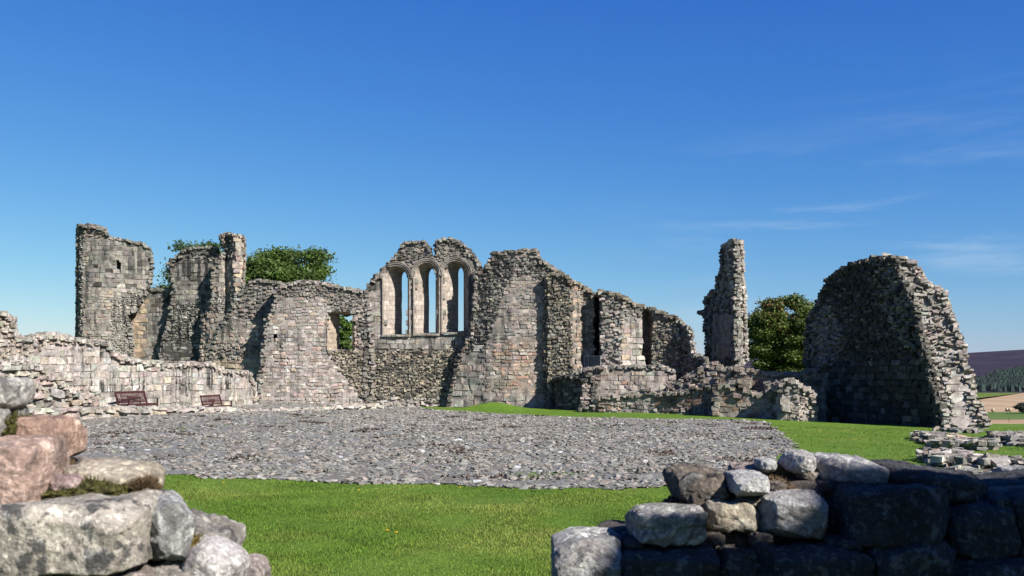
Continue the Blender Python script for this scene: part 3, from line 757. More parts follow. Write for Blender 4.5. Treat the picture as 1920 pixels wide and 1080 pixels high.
wall('low_wall', 'coursed wall joining the great dark wall mass on its left', 'wall', S_R4,
     [(1484, 702), (1500, 700), (1512, 696), (1530, 690), (1545, 670), (1600, 660), (1600, 800), (1484, 800)],
     [('course', 'grey', None, {'mix': ('dark', .3), 'scale': 1.25})], thick=1.0, stain=.4)
# great wall mass
S_K = Ribbon([(1500, 48.6), (1560, 47.0), (1640, 44.4), (1772, 40.0)])
EXK = np.array([.36, .93, 0])
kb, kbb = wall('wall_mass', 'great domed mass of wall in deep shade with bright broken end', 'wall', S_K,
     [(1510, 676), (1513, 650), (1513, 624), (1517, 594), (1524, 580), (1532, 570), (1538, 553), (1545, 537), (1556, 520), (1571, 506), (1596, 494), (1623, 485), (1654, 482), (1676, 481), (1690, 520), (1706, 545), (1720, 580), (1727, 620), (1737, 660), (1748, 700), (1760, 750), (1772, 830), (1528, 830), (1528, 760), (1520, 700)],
     [('rough', 'dark', None, {'mix': ('grey', .10), 'prot': .8, 'tint': (.55, .54, .53)}), ('crag', 'grey', [(1630, 470), (1690, 475), (1740, 560), (1775, 700), (1735, 690), (1690, 640), (1640, 560)], {'prot': 1.2, 'mix': ('dark', .4), 'tint': (.72, .71, .70)}), ('crag', 'grey', [(1500, 570), (1560, 575), (1585, 640), (1560, 690), (1500, 690)], {'tint': (.8, .8, .8)}), ('ashlar', 'dark', [(1545, 690), (1600, 675), (1670, 676), (1724, 670), (1740, 700), (1760, 750), (1790, 830), (1520, 830)], {'mix': ('grey', .15), 'prot': .5, 'tint': (.52, .53, .54), 'off': .10})],  # dark colours and tints deepen the shade on this side of the mass
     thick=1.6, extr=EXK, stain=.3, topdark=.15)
S_KE = Tilt((1773, 806, 39.95), (1852, 806, 39.6), (1672, 485, 44.0))
d, r = face(S_KE, [(1654, 482), (1676, 480), (1698, 485), (1712, 494), (1724, 505), (1730, 520), (1741, 533), (1756, 540), (1769, 546), (1775, 562), (1780, 576), (1785, 592), (1791, 607), (1799, 630), (1806, 650), (1809, 666), (1811, 681), (1824, 707), (1826, 730), (1828, 750), (1838, 760), (1845, 772), (1852, 790), (1854, 815), (1770, 815), (1764, 770), (1752, 715), (1742, 670), (1730, 630), (1724, 585), (1708, 550), (1690, 520), (1672, 498)],
            [('crag', 'pale', None, {'mix': ('grey', .5), 'scale': .92, 'prot': 1.0}), ('ashlar', 'pale', [(1786, 700), (1806, 700), (1812, 800), (1788, 800)], {'tint': (.95, .93, .92)})], thick=1.4, extr=EXK, seed='kend', edge='crag', stain=.35, topdark=.25)
[x.build('quoin_facing', MAT['masonry'], kb, kbb) for x in d if x.n]
r.build('broken_end', MAT['masonry'], kb, kbb)
# left curtain wall and its foot
S_L = Ribbon([(-40, 35.2), (0, 36.0), (120, 39.6), (250, 43.4), (380, 48.4), (486, 53.2)])
wall('curtain_wall', 'long pale ashlar wall streaked black, running behind both benches', 'wall', S_L,
     [(-40, 580), (0, 586), (10, 588), (18, 594), (20, 612), (26, 627), (40, 634), (60, 630), (84, 624), (100, 625), (125, 632), (160, 637), (200, 640), (206, 656), (222, 668), (241, 673), (270, 678), (327, 683), (340, 679), (395, 683), (424, 695), (467, 697), (476, 715), (482, 800), (-40, 800)],
     [('ashlar', 'pale', None, {'stain': 1.0, 'scale': 1.0, 'tint': (1.08, 1.09, 1.11)}), ('rough', 'warm', [(-50, 570), (260, 640), (245, 682), (215, 676), (200, 652), (150, 646), (90, 650), (50, 665), (-50, 700)], {'mix': ('pale', .5), 'tint': (1.05, 1.02, 1.0)}),
      ('rough', 'pale', [(-50, 680), (90, 690), (150, 720), (200, 740), (215, 800), (-50, 810)], {'prot': .5, 'stain': .2, 'scale': 1.2}), ('block', 'pale', [(200, 738), (490, 735), (490, 810), (215, 810)], {'stain': .3}), ('rough', 'warm', [(330, 672), (400, 680), (400, 692), (330, 694)], {'mix': ('dark', .3)})],
     thick=1.5, stain=.6, topdark=.12)
S_RB = Ribbon([(-40, 34.0), (0, 34.6), (90, 37.0), (200, 41.2)])
wall('rubble_bank', 'collapsed bank of flat pale stones at the left wall foot', 'rubble', S_RB,
     [(-40, 684), (0, 680), (20, 676), (60, 680), (84, 698), (100, 705), (118, 722), (135, 730), (150, 745), (175, 748), (196, 757), (200, 800), (-40, 800)],
     [('slab', 'pale', None, {'mix': ('warm', .4), 'scale': 1.25, 'prot': .8})], thick=1.6, stain=.25, topdark=.0)
S_KB = Ribbon([(60, 35.6), (160, 37.6), (250, 39.9), (380, 43.4), (470, 46.2), (560, 49.0), (640, 51.6), (720, 54.4)])
wall('kerb_wall', 'low pale stone kerb wall running along the cobbles below the benches', 'kerb', S_KB,
     [(60, 769), (120, 767), (215, 764), (280, 765), (330, 764), (400, 766), (455, 768), (470, 769), (500, 767), (560, 765), (600, 764), (660, 760), (715, 760), (722, 800), (60, 800)],
     [('block', 'pale', None, {'mix': ('buff', .25), 'stain': .25}), ('course', 'pale', [(480, 740), (730, 740), (730, 766), (480, 768)], {})], thick=.6, extr=(-.9, .3, 0), stain=.3, topdark=.0, edge='kerb', cs=.1)
# ------------------------------------------------------------------ ground, fields, hill
def grid_sheet(name, xs, ys, zf, mat):
    X, Y = np.meshgrid(xs, ys, indexing='ij'); Z = zf(X, Y); n = len(ys)
    I, J = np.meshgrid(np.arange(len(xs) - 1), np.arange(n - 1), indexing='ij'); v = (I * n + J).ravel()
    a = Acc(); a.add(np.stack([X, Y, Z], -1), np.stack([v, v + n, v + n + 1, v + 1], 1), smooth=True)
    return tag(a.build(name, mat), kind='structure')
xs = np.unique(np.concatenate([np.linspace(-150, -30, 25), np.linspace(-30, 30, 121), np.linspace(30, 150, 25)]))
ys = np.unique(np.concatenate([np.linspace(-40, 0, 10), np.linspace(0, 60, 121), np.linspace(60, 260, 50)]))
grid_sheet('ground', xs, ys, gz, MAT['lawn'])
VZ = -26.0
grid_sheet('valley', np.linspace(-6000, 6000, 41), np.linspace(120, 7000, 60), lambda x, y: VZ - .5 + 0 * x, MAT['valley_grass'])
def flat_px(name, poly, mat, z):
    v = []
    for (px, py) in poly:
        r = ray(px, py); k = (z - EYE[2]) / r[2]; v.append(EYE + r * k)
    v = np.array(v); a = Acc(); a.add(v, [[0, 1, 2, 3]], t=[[0, 3, 4]] if len(v) == 5 else None); return tag(a.build(name, mat), kind='structure')
flat_px('stubble_field', [(1600, 774), (2300, 771), (2300, 736.6), (1925, 735.6), (1826, 751)], MAT['stubble'], VZ)
flat_px('stubble_strip', [(1500, 797), (2300, 796), (2300, 786), (1500, 787)], MAT['stubble'], VZ)
flat_px('pasture', [(1500, 786.5), (2300, 785.5), (2300, 771.5), (1500, 773.5)], MAT['pasture'], VZ + .1)
def hill_z(x, y):
    u = np.clip((y - 1450) / 1900, 0, 1)
    ridge = 60 + 9 * sstep(1300, 1750, x * 3000 / np.maximum(y, 1)) + 30 * sstep(1000, 2200, x)
    return VZ - 1 + (ridge - VZ) * (u ** 1.15) + 5 * fbm(np.stack([x * .003, y * .003, x * 0], -1), 3) * u - np.clip(y - 3350, 0, 5000) * .06
grid_sheet('hill', np.linspace(-3500, 6000, 120), np.linspace(1440, 5000, 60), hill_z, MAT['heather'])
# far conifer wood on the slope: reads as one mass
rg = R(9); Nn = 15000
y = 1500 + 1250 * rg.random(Nn) ** .8; x = y * rg.uniform(.40, .60, Nn)
pxx = 960 + x / y * FPX
k = y < 1720 + (pxx - 1800) * 5.2 + 150 * fbm(np.stack([x * .004, y * .004, x * 0], -1), 3); x, y = x[k], y[k]; Nn = len(x)
z = hill_z(x, y); h = rg.uniform(6, 13, Nn) * (1 + .25 * vnoise(np.stack([x * .01, y * .01, x * 0], -1))); w = h * rg.uniform(.28, .48, Nn)
th = np.arange(6) * math.pi / 3
ringv = np.stack([np.cos(th), np.sin(th), 0 * th], -1)
V = np.concatenate([np.stack([x, y, z - 1], -1)[:, None] + ringv[None] * w[:, None, None] * rg.uniform(.8, 1.3, (Nn, 6, 1)) + np.array([0, 0, 1.0]) * (h * .1)[:, None, None], np.stack([x + rg.normal(0, .3, Nn), y, z + h], -1)[:, None]], 1)
T = np.array([[i, (i + 1) % 6, 6] for i in range(6)])[None] + (np.arange(Nn) * 7)[:, None, None]
cc = np.array([.014, .026, .021]) * rg.uniform(.7, 1.3, (Nn, 1)) * (1 + .3 * vnoise(np.stack([x * .006, y * .006, x * 0], -1)))[:, None]; cc = np.concatenate([cc, np.ones((Nn, 1))], 1)
a = Acc(); a.add(V.reshape(-1, 3), t=T.reshape(-1, 3), col=np.repeat(cc, 7, 0)); tag(a.build('conifer_wood', MAT['plain']), kind='stuff')

def at_valley(px, py):
    r = ray(px, py); k = (VZ - EYE[2]) / r[2]; return EYE + r * k
# ------------------------------------------------------------------ cobbled court
def gpt(px, py, z=0.0):
    r = ray(px, py); q = EYE + r * ((z - EYE[2]) / r[2])
    for _ in range(4): q = EYE + r * ((float(gz(q[0], q[1])) - EYE[2]) / r[2])
    return q
COB = [gpt(a, b)[:2] for a, b in ((-160, 868), (130, 880), (285, 889), (420, 897), (560, 904), (700, 909), (900, 914), (1100, 918), (1265, 913), (1330, 899), (1420, 872), (1496, 842), (1490, 832), (1476, 818), (1455, 803), (1432, 791), (1330, 787), (1200, 785), (1080, 783), (1000, 779), (900, 774), (830, 770), (790, 766))]
COB += [P(a, 700, d)[:2] for a, d in ((785, 57.8), (700, 57.9), (486, 58.2), (470, 53.5), (380, 48.8), (250, 43.8), (120, 40.0), (0, 36.4), (-60, 35.0))]
COB = np.array(COB)
def cobz(x, y): return gz(x, y) + .016
cs = .22
xs = np.arange(COB[:, 0].min(), COB[:, 0].max(), cs); ys = np.arange(COB[:, 1].min(), COB[:, 1].max(), cs)
X, Y = np.meshgrid(xs, ys, indexing='ij'); M = inside(COB, X + .12 * vnoise(np.stack([X * 2, Y * 2, X * 0], -1)), Y + .22 * vnoise(np.stack([X * 1.7, Y * 1.7, X * 0 + 4], -1)))
a = Acc(); n = len(ys)
core = M[:-1, :-1] & M[1:, :-1] & M[:-1, 1:] & M[1:, 1:]
I, J = np.nonzero(core); v = I * n + J; q = np.stack([v, v + n, v + n + 1, v + 1], 1); used = np.unique(q); rm = np.full(X.size, -1); rm[used] = np.arange(len(used))
VV = np.stack([X, Y, cobz(X, Y) + .02 * vnoise(np.stack([X * 1.5, Y * 1.5, X * 0], -1))], -1).reshape(-1, 3)
a.add(VV[used], rm[q], smooth=True); tag(a.build('cobbled_court', MAT['gravel']), kind='structure')
rg = R(77)
step = .112
X, Y = np.meshgrid(np.arange(COB[:, 0].min(), COB[:, 0].max(), step), np.arange(COB[:, 1].min(), COB[:, 1].max(), step), indexing='ij')
X = X.ravel() + rg.uniform(-.07, .07, X.size); Y = Y.ravel() + rg.uniform(-.07, .07, Y.size)
dn = fbm(np.stack([X * .22, Y * .22, X * 0], -1), 3)
bare = fbm(np.stack([X * .5 + 40, Y * .5, X * 0], -1), 3)
k = inside(COB, X + .2 * vnoise(np.stack([X * 2, Y * 2, X * 0], -1)), Y + .3 * vnoise(np.stack([X * 1.7, Y * 1.7, X * 0 + 4], -1))) & (np.abs(X) < Y * .56 + 1) & (rg.random(X.size) < np.clip(.66 + dn * .8, .25, .97))
X, Y, bare = X[k], Y[k], bare[k]; Nn = len(X)
big = rg.random(Nn) ** 2.2
hx = .026 + .072 * big; hy = hx * rg.uniform(.5, 1.0, Nn); hz = hx * rg.uniform(.16, .38, Nn)
base = np.array([(.25, .25, .225), (.33, .30, .255), (.22, .21, .18), (.33, .28, .235), (.38, .36, .325), (.26, .225, .19), (.15, .14, .12), (.30, .295, .26)])[rg.integers(0, 8, Nn)] * rg.uniform(.78, 1.24, (Nn, 1))
wht = rg.random(Nn) < .006; base[wht] = (.62, .61, .6); base *= .53
w8, q8 = CG[2]
s8 = w8 / np.linalg.norm(w8, axis=1, keepdims=True); w8 = w8 * .35 + s8 * .75
T = np.array([w8 * .97 + R(i).normal(0, .14, w8.shape) for i in range(16)])[rg.integers(0, 16, Nn)]
ang = rg.uniform(0, 6.28, Nn); ca, sa = np.cos(ang)[:, None], np.sin(ang)[:, None]
p = T * np.stack([hx, hy, hz], 1)[:, None, :]
tx = rg.normal(0, .25, Nn)[:, None]; px_, pz_ = p[..., 0] * np.cos(tx) - p[..., 2] * np.sin(tx), p[..., 0] * np.sin(tx) + p[..., 2] * np.cos(tx)
p = np.stack([px_ * ca - p[..., 1] * sa, px_ * sa + p[..., 1] * ca, pz_], -1) + np.stack([X, Y, cobz(X, Y) + hz * .15], 1)[:, None, :]
q = q8[None] + (np.arange(Nn) * len(w8))[:, None, None]
a = Acc(); a.add(p.reshape(-1, 3), q.reshape(-1, 4), col=np.repeat(np.concatenate([base, np.ones((Nn, 1))], 1), len(w8), 0)); tag(a.build('cobblestones', MAT['cobble']), kind='stuff')
print('cobbles', Nn)
# dry red-brown weeds between the cobbles
Nn = 22000; X = rg.uniform(-18, 12, Nn * 4); Y = rg.uniform(18, 52, Nn * 4)
wd = fbm(np.stack([X * .8, Y * .8, X * 0 + 5], -1), 4)
k = inside(COB, X, Y) & (wd > .40) & (np.abs(X) < Y * .55); X, Y = X[k], Y[k]; Nn = len(X)
ang = rg.uniform(0, 6.28, Nn); L = rg.uniform(.05, .13, Nn); d = np.stack([np.cos(ang), np.sin(ang)], 1)
b = np.stack([X, Y, cobz(X, Y)], 1); tip = b + np.stack([d[:, 0] * L * .7, d[:, 1] * L * .7, L * .7], 1); sd = np.stack([-d[:, 1] * L * .35, d[:, 0] * L * .35, L * 0], 1)
V = np.stack([b - sd, b + sd, tip], 1); cc = np.array([.055, .036, .025]) * rg.uniform(.5, 1.6, (Nn, 1))
a = Acc(); a.add(V.reshape(-1, 3), t=np.arange(Nn * 3).reshape(-1, 3), col=np.repeat(np.concatenate([cc, np.ones((Nn, 1))], 1), 3, 0)); tag(a.build('dry_weeds', MAT['grass_blade']), kind='stuff')

# ------------------------------------------------------------------ grass blades on the nearer lawn
rg = R(5)
def blades(N, y0, y1, h0, h1, seed):
    rg = R(seed); y = y0 + (y1 - y0) * rg.random(N); x = y * rg.uniform(-.56, .56, N)
    k = ~inside(COB, x + .12 * vnoise(np.stack([x * 2, y * 2, x * 0], -1)), y + .35 * vnoise(np.stack([x * 1.7, y * 1.7, x * 0 + 4], -1))); x, y = x[k], y[k]; N = len(x)
    ang = rg.uniform(0, 6.28, N); L = rg.uniform(h0, h1, N) * (1 + .5 * vnoise(np.stack([x * 1.3, y * 1.3, x * 0], -1))); w = rg.uniform(.0026, .0052, N) * (1 + y / 14)
    d = np.stack([np.cos(ang), np.sin(ang)], 1); b = np.stack([x, y, gz(x, y) - .01], 1); ln = rg.uniform(.2, .9, N)
    tip = b + np.stack([d[:, 0] * L * ln, d[:, 1] * L * ln, L], 1); a2 = rg.uniform(0, 6.28, N); sd = np.stack([np.cos(a2) * w, np.sin(a2) * w, w * 0], 1)
    m = fbm(np.stack([x * .6, y * .6, x * 0], -1), 3)[:, None]; m2 = fbm(np.stack([x * 2.5, y * 2.5, x * 0 + 9], -1), 2)[:, None]
    c = (np.array([.116, .168, .025]) + np.array([.040, .016, .012]) * np.clip(m * 2.2, -.6, 1)) * (1 + .22 * m + .30 * m2) * rg.uniform(.6, 1.45, (N, 1)); dry = rg.random(N) < (.025 + .06 * np.clip(m2[:, 0], 0, 1)); c[dry] = np.array([.16, .145, .045]) * rg.uniform(.7, 1.2, (dry.sum(), 1))
    V = np.stack([b - sd, b + sd, tip], 1)
    return V.reshape(-1, 3), np.repeat(np.concatenate([np.clip(c, .005, .5), np.ones((N, 1))], 1), 3, 0), N
a = Acc()
for args in ((520000, 8.6, 21.5, .016, .044, 1), (120000, 20, 40, .02, .045, 2)):
    V, c, Nn = blades(*args); a.add(V, t=np.arange(Nn * 3).reshape(-1, 3), col=c)
tag(a.build('grass', MAT['grass_blade']), kind='stuff')
# dandelions
def dandelion(q, label):
    e = empty('dandelion', q, label, 'flower', 'dandelions in the front lawn'); b = np.array(q)
    a = Acc(); tube(a, [b, b + [.004, 0, .03], b + [.008, 0, .06]], .003, 5, (.12, .2, .03, 1)); a.build('stem', MAT['leaf'], e, b)
    a = Acc(); th = np.arange(12) * math.pi / 6; c = b + [.008, 0, .062]
    for rr, hh in ((.028, .004), (.018, .012)):
        for t_ in th:
            u = np.array([math.cos(t_), math.sin(t_), 0]); s_ = np.array([-u[1], u[0], 0]) * rr * .3
            a.add([c, c + u * rr * .6 - s_ + [0, 0, hh], c + u * rr + [0, 0, hh], c + u * rr * .6 + s_ + [0, 0, hh]], [[0, 1, 2, 3]], col=(.75, .55, .02, 1))
    a.build('flower_head', MAT['leaf'], e, b)
for (px, py, l) in ((725, 1004, 'yellow dandelion nearest the bottom of the lawn'), (742, 1008, 'yellow dandelion just right of the nearest dandelion'), (862, 921, 'yellow dandelion close to the cobbles at the lawn far edge'),
                    (672, 926, 'pale yellow dandelion at the lawn edge, left of the other edge dandelion'), (418, 912, 'yellow dandelion beside the left foreground stones')):
    dandelion(gpt(px, py), l)

# ------------------------------------------------------------------ benches
def slat(a, p0, p1, w, t, up, col):
    p0, p1, up = np.array(p0, float), np.array(p1, float), np.array(up, float); d = p1 - p0; L = np.linalg.norm(d); d = d / L
    s_ = np.cross(d, up); s_ /= np.linalg.norm(s_); u = np.cross(s_, d); M = np.eye(4); M[:3, 0], M[:3, 1], M[:3, 2], M[:3, 3] = d, s_, u, (p0 + p1) / 2
    box(a, (-L / 2, -w / 2, -t / 2), (L / 2, w / 2, t / 2), col, M, .006)
WOOD = (.040, .011, .011, 1)
def make_bench(L, label, group):
    e = empty('bench', (0, 0, 0), label, 'bench', group); h = L / 2
    m = MAT['painted_wood']
    a = Acc()
    for k in range(5): slat(a, (-h, .10 + .1 * k, .43), (h, .10 + .1 * k, .43), .08, .025, (0, 0, 1), WOOD)
    slat(a, (-h, .54, .39), (h, .54, .39), .03, .07, (0, 0, 1), WOOD); slat(a, (-h, .06, .39), (h, .06, .39), .03, .07, (0, 0, 1), WOOD); a.build('seat', m, e)
    a = Acc(); y0, y1 = .05, -.09
    slat(a, (-h, y1, .93), (h, y1, .93), .035, .09, (0, 0, 1), WOOD); slat(a, (-h, y0 - .02, .52), (h, y0 - .02, .52), .03, .06, (0, 0, 1), WOOD)
    n = 19
    for k in range(n):
        x = -h + .1 + (L - .2) * k / (n - 1); slat(a, (x, y0 - .02, .53), (x, y1, .90), .05, .016, (0, 1, 0), WOOD)
    slat(a, (-h * .35, y0 - .052, .70), (h * .35, y0 - .052, .70), .02, .12, (0, -.3, 1), (.035, .012, .010, 1))
    a.build('backrest', m, e)
    for sx in (-1, 1):
        x = sx * h
        a = Acc(); slat(a, (x, .06, 0), (x, .05, .45), .06, .06, (0, 1, 0), WOOD); slat(a, (x, .05, .44), (x, -.09, .98), .06, .06, (0, 1, 0), WOOD); a.build('leg', m, e)
        a = Acc(); slat(a, (x, .55, 0), (x, .55, .64), .06, .06, (0, 1, 0), WOOD); a.build('leg', m, e)
        a = Acc(); slat(a, (x, -.02, .66), (x, .62, .66), .08, .03, (0, 0, 1), WOOD); a.build('armrest', m, e)
        a = Acc(); slat(a, (x, .06, .16), (x, .55, .16), .03, .05, (0, 0, 1), WOOD); a.build('stretcher', m, e)
    return e
ldir = S_L.dir[2]; rz = math.atan2(ldir[1], ldir[0])       # bench looks along +y local = away from the wall
b1 = make_bench(2.25, 'longer dark red slatted bench, nearer the viewer by the left wall', 'slatted benches along the left wall')
b2 = copy_tree(b1); b2['label'] = 'shorter-looking dark red slatted bench, farther along the wall to its right'
def put_bench(o, px, d, py_top, rz):
    q = P(px, py_top, d); o.location = (q[0], q[1], q[2] - .95); o.rotation_euler.z = rz + math.pi
put_bench(b1, 247, 42.5, 734.5, rz + .02); put_bench(b2, 397, 47.6, 740.0, rz + .06)
b2.scale = (.94, .96, .96)

# metal barrier across the doorway
e0 = P(1096, 688, 54.2); e1 = P(1126, 688, 53.4); top = P(1096, 668, 54.2)[2]
e = empty('barrier', (e0 + e1) / 2, 'grey metal barrier panel closing the dark doorway recess', 'barrier'); bb = (e0 + e1) / 2
a = Acc(); up = np.array([0, 0, top - e0[2]])
for (u, v) in ((e0, e1), (e0 + up, e1 + up)): slat(a, u, v, .05, .05, (0, 0, 1), (.13, .135, .135, 1))
for (u, v) in ((e0, e0 + up), (e1, e1 + up), (e0 * .75 + e1 * .25, e0 * .75 + e1 * .25 + up)): slat(a, u, v, .05, .05, (0, 1, 0), (.13, .135, .135, 1))
a.build('frame', MAT['metal'], e, bb)
a = Acc(); nn = np.array([0, .03, 0]); a.add([e0 + nn, e1 + nn, e1 + up + nn, e0 + up + nn], [[0, 1, 2, 3]], col=(.05, .053, .053, 1)); a.build('panel', MAT['metal'], e, bb)

# ------------------------------------------------------------------ trees
def tree(label, px, py_top, d, half_px, crown_h, seed, col, nclump=150, leaf=.20, per=170, tint=None, lump=.6, group='trees behind the ruin', lowfrac=.0, squash=1.0, zbase=None):
    rg = R(seed); c0 = P(px, py_top, d); x, y, ztop = c0; zb = float(gz(x, y)) if zbase is None else zbase
    rad = half_px / FPX * d; cz = ztop - crown_h / 2
    base = np.array([x, y, zb]); e = empty('broadleaf_tree', base, label, 'tree', group)
    # limbs
    a = Acc(); trunk_top = np.array([x, y, cz + crown_h * .1]); r0 = max(.22, rad * .085)
    pts = [base + (trunk_top - base) * k / 6 + np.array([rg.normal(0, .12), rg.normal(0, .12), 0]) * (k > 0) for k in range(7)]; tube(a, pts, np.linspace(r0, r0 * .4, 7), 8, (.10, .085, .07, 1))
    # clumps through the crown
    u = rg.normal(0, 1, (nclump * 3, 3)); u /= np.linalg.norm(u, axis=1, keepdims=True); rr = rg.random(nclump * 3) ** .38
    lump = 1 + lump * fbm(u * 1.7 + seed, 3)
    q = u * (rr * lump)[:, None]; q = q[(q[:, 2] > -1 + lowfrac)][:nclump]
    cen = np.array([x, y, cz]) + q * np.array([rad, rad * .9, crown_h / 2])
    for k in range(16):
        t = cen[rg.integers(0, len(cen))]; s_ = pts[rg.integers(2, 6)]; mid = (s_ + t) / 2 + rg.normal(0, .25, 3) + [0, 0, -.2]; tube(a, [s_, mid, t], np.array([r0 * .36, r0 * .2, r0 * .06]), 6, (.10, .085, .07, 1))
    a.build('trunk', MAT['bark'], e, base)
    cr = rad * .165
    Nn = len(cen) * per; ci = np.repeat(np.arange(len(cen)), per); off = rg.normal(0, .55, (Nn, 3)) * cr * np.array([1.15, 1.15, .6])
    p = cen[ci] + off; s1 = rg.normal(0, 1, (Nn, 3)); s1[:, 2] *= .6; s1 /= np.linalg.norm(s1, axis=1, keepdims=True); s2 = np.cross(s1, rg.normal(0, 1, (Nn, 3))); s2 /= np.linalg.norm(s2, axis=1, keepdims=True)
    sz = leaf * rg.uniform(.6, 1.3, (Nn, 1)); V = np.stack([p - s1 * sz, p - s2 * sz * .6, p + s1 * sz, p + s2 * sz * .6], 1)
    c = np.array(col) * (rg.uniform(.7, 1.35, (len(cen), 1)))[ci] * rg.uniform(.7, 1.3, (Nn, 1))
    if tint is not None:
        tc, w = tint(q); c = np.where((rg.random(Nn) < w[ci])[:, None], np.array(tc) * rg.uniform(.6, 1.3, (Nn, 1)), c)
    a = Acc(); a.add(V.reshape(-1, 3), np.arange(Nn * 4).reshape(-1, 4), col=np.repeat(np.concatenate([c, np.ones((Nn, 1))], 1), 4, 0)); a.build('crown', MAT['leaf'], e, base)
tree('broad rounded green tree behind the broken wall, right of stair turret', 524, 466, 88, 112, 7.5, 3, (.058, .094, .016), lump=.5, nclump=160, leaf=.13, per=420)
tree('green tree half hidden behind the dark tower wall', 402, 454, 92, 100, 9.6, 4, (.048, .080, .014), lump=.25, nclump=110, leaf=.13, per=330)
tree('light green tree seen through the small ragged window', 648, 556, 76, 36, 7.0, 5, (.075, .125, .02), nclump=90, leaf=.10, per=260)
tree('dense dark green tree tinged orange at top, right of chimney', 1468, 546, 66, 78, 6.4, 6, (.070, .096, .018), lump=.4, nclump=230, leaf=.085, per=480,
     tint=lambda q: ((.13, .055, .012), np.clip(.55 * (q[:, 2] - .25) * (q[:, 0] < .0) + .02, 0, .6)), lowfrac=.0)
tree('low dark hedge tree at the stubble field edge, far right', 1925, 756, 690, 18, 7.5, 8, (.030, .040, .026), nclump=60, leaf=.6, per=70, group='field trees', zbase=VZ)

# bales and fence posts far off
def bale(px, py, label):
    q = at_valley(px, py); e = empty('straw_bale', q, label, 'bale', 'straw bales on the stubble'); a = Acc()
    rr = 1.25; k = 20; th = np.arange(k) * 2 * math.pi / k
    for s_, r2 in ((-.75, rr * .93), (-.68, rr), (.68, rr), (.75, rr * .93)): pass
    rings = np.array([[[xx, r2 * math.cos(t), rr + r2 * math.sin(t)] for t in th] for xx, r2 in ((-.8, 0.01), (-.8, rr * .93), (-.7, rr), (.7, rr), (.8, rr * .93), (.8, .01))]) + q
    a.add(rings.reshape(-1, 3), [[i * k + j, i * k + (j + 1) % k, (i + 1) * k + (j + 1) % k, (i + 1) * k + j] for i in range(5) for j in range(k)], col=(.30, .235, .15, 1)); a.build('straw', MAT['plain'], e, q)
for px, py, l in ((1862, 772.5, 'pale straw bale farther left on the stubble field'), (1888, 771.5, 'pale straw bale right beside another bale on stubble'), (1894, 771.8, 'pale straw bale nearest the dark hedge tree')): bale(px, py, l)
def post(px, py, h, label):
    q = at_valley(px, py); a = Acc(); box(a, q + [-.12, -.12, -.3], q + [.12, .12, h], (.06, .05, .045, 1)); box(a, q + [-.16, -.16, h], q + [.16, .16, h + .12], (.06, .05, .045, 1))
    o = a.build('fence_post', MAT['plain'], None, q); tag(o, label, 'fence post', 'field fence posts')
post(1854, 787, 2.2, 'dark field fence post just right of the wall mass foot'); post(1892, 791, 2.6, 'dark field fence post standing alone below the bales')

# ------------------------------------------------------------------ low foundations at right
def footing(label, path, width, height, seed, pal='pale', mixp='pink', group='low foundation walls on the right'):
    rg = R(seed); q = np.array([gpt(a, b)[:2] for a, b in path]); L = np.linalg.norm(np.diff(q, axis=0), axis=1); cl = np.concatenate([[0], np.cumsum(L)])
    a = Acc(); m = q.mean(0); base = np.array([m[0], m[1], float(gz(*m))]); dep = np.arange(0, width, .27)
    for layer in range(max(1, int(height / .17))):
        z0 = layer * .12
        for dd in dep:
            t = -.1
            while t < cl[-1]:
                w = rg.uniform(.12, .40); t += w + rg.uniform(0, .06)
                if t - w / 2 > cl[-1] or rg.random() < .10 + .25 * (layer > 0) * (fbm(np.array([t * .35, dd, seed]), 2) + .4): continue
                x = np.interp(t - w / 2, cl, q[:, 0]); y = np.interp(t - w / 2, cl, q[:, 1]); i = min(len(L) - 1, max(0, np.searchsorted(cl, t - w / 2) - 1)); dx, dy = (q[i + 1] - q[i]) / L[i]
                nx, ny = -dy, dx
                if nx * x + ny * y < 0: nx, ny = -nx, -ny
                cx, cy = x + nx * (dd + rg.normal(0, .09)), y + ny * (dd + rg.normal(0, .09)); th = math.atan2(dy, dx) + rg.normal(0, .13); hz = rg.uniform(.04, .085)
                ax = np.array([[math.cos(th), math.sin(th), rg.normal(0, .14)], [-math.sin(th), math.cos(th), rg.normal(0, .14)], [0, 0, 1.0]])
                col = pick(pal if rg.random() < .4 else 'grey' if rg.random() < .85 else mixp, 1, rg); stones(a, np.array([[cx, cy, float(gz(cx, cy)) + z0 + .06]]), ax[None], np.array([[w / 2, rg.uniform(.09, .19), hz]]), np.concatenate([np.clip(col, 0, .55), [[.4]]], 1), 'mid', rg)
    o = a.build('foundation_wall', MAT['masonry'], None, base); tag(o, label, 'foundation', group)
footing('low rubble foundation nearest the great wall mass foot', [(1714, 822), (1745, 834), (1790, 845), (1866, 838)], 1.0, .42, 21)
footing('straight line of squared foundation blocks, nearest of the low foundations', [(1726, 858), (1764, 876), (1840, 882), (1990, 884)], 1.0, .42, 22)
footing('foundation rubble running off at the far right behind the other two', [(1862, 822), (1900, 836), (1990, 842)], 1.2, .4, 23)
footing('thin flat course of stones half sunk in grass by the near wall', [(1780, 889), (1860, 893), (1990, 897)], .5, .2, 24)
footing('scatter of dark fallen stones at the foot of the broken end', [(1764, 808), (1800, 812), (1850, 812)], .8, .25, 25, pal='warm')
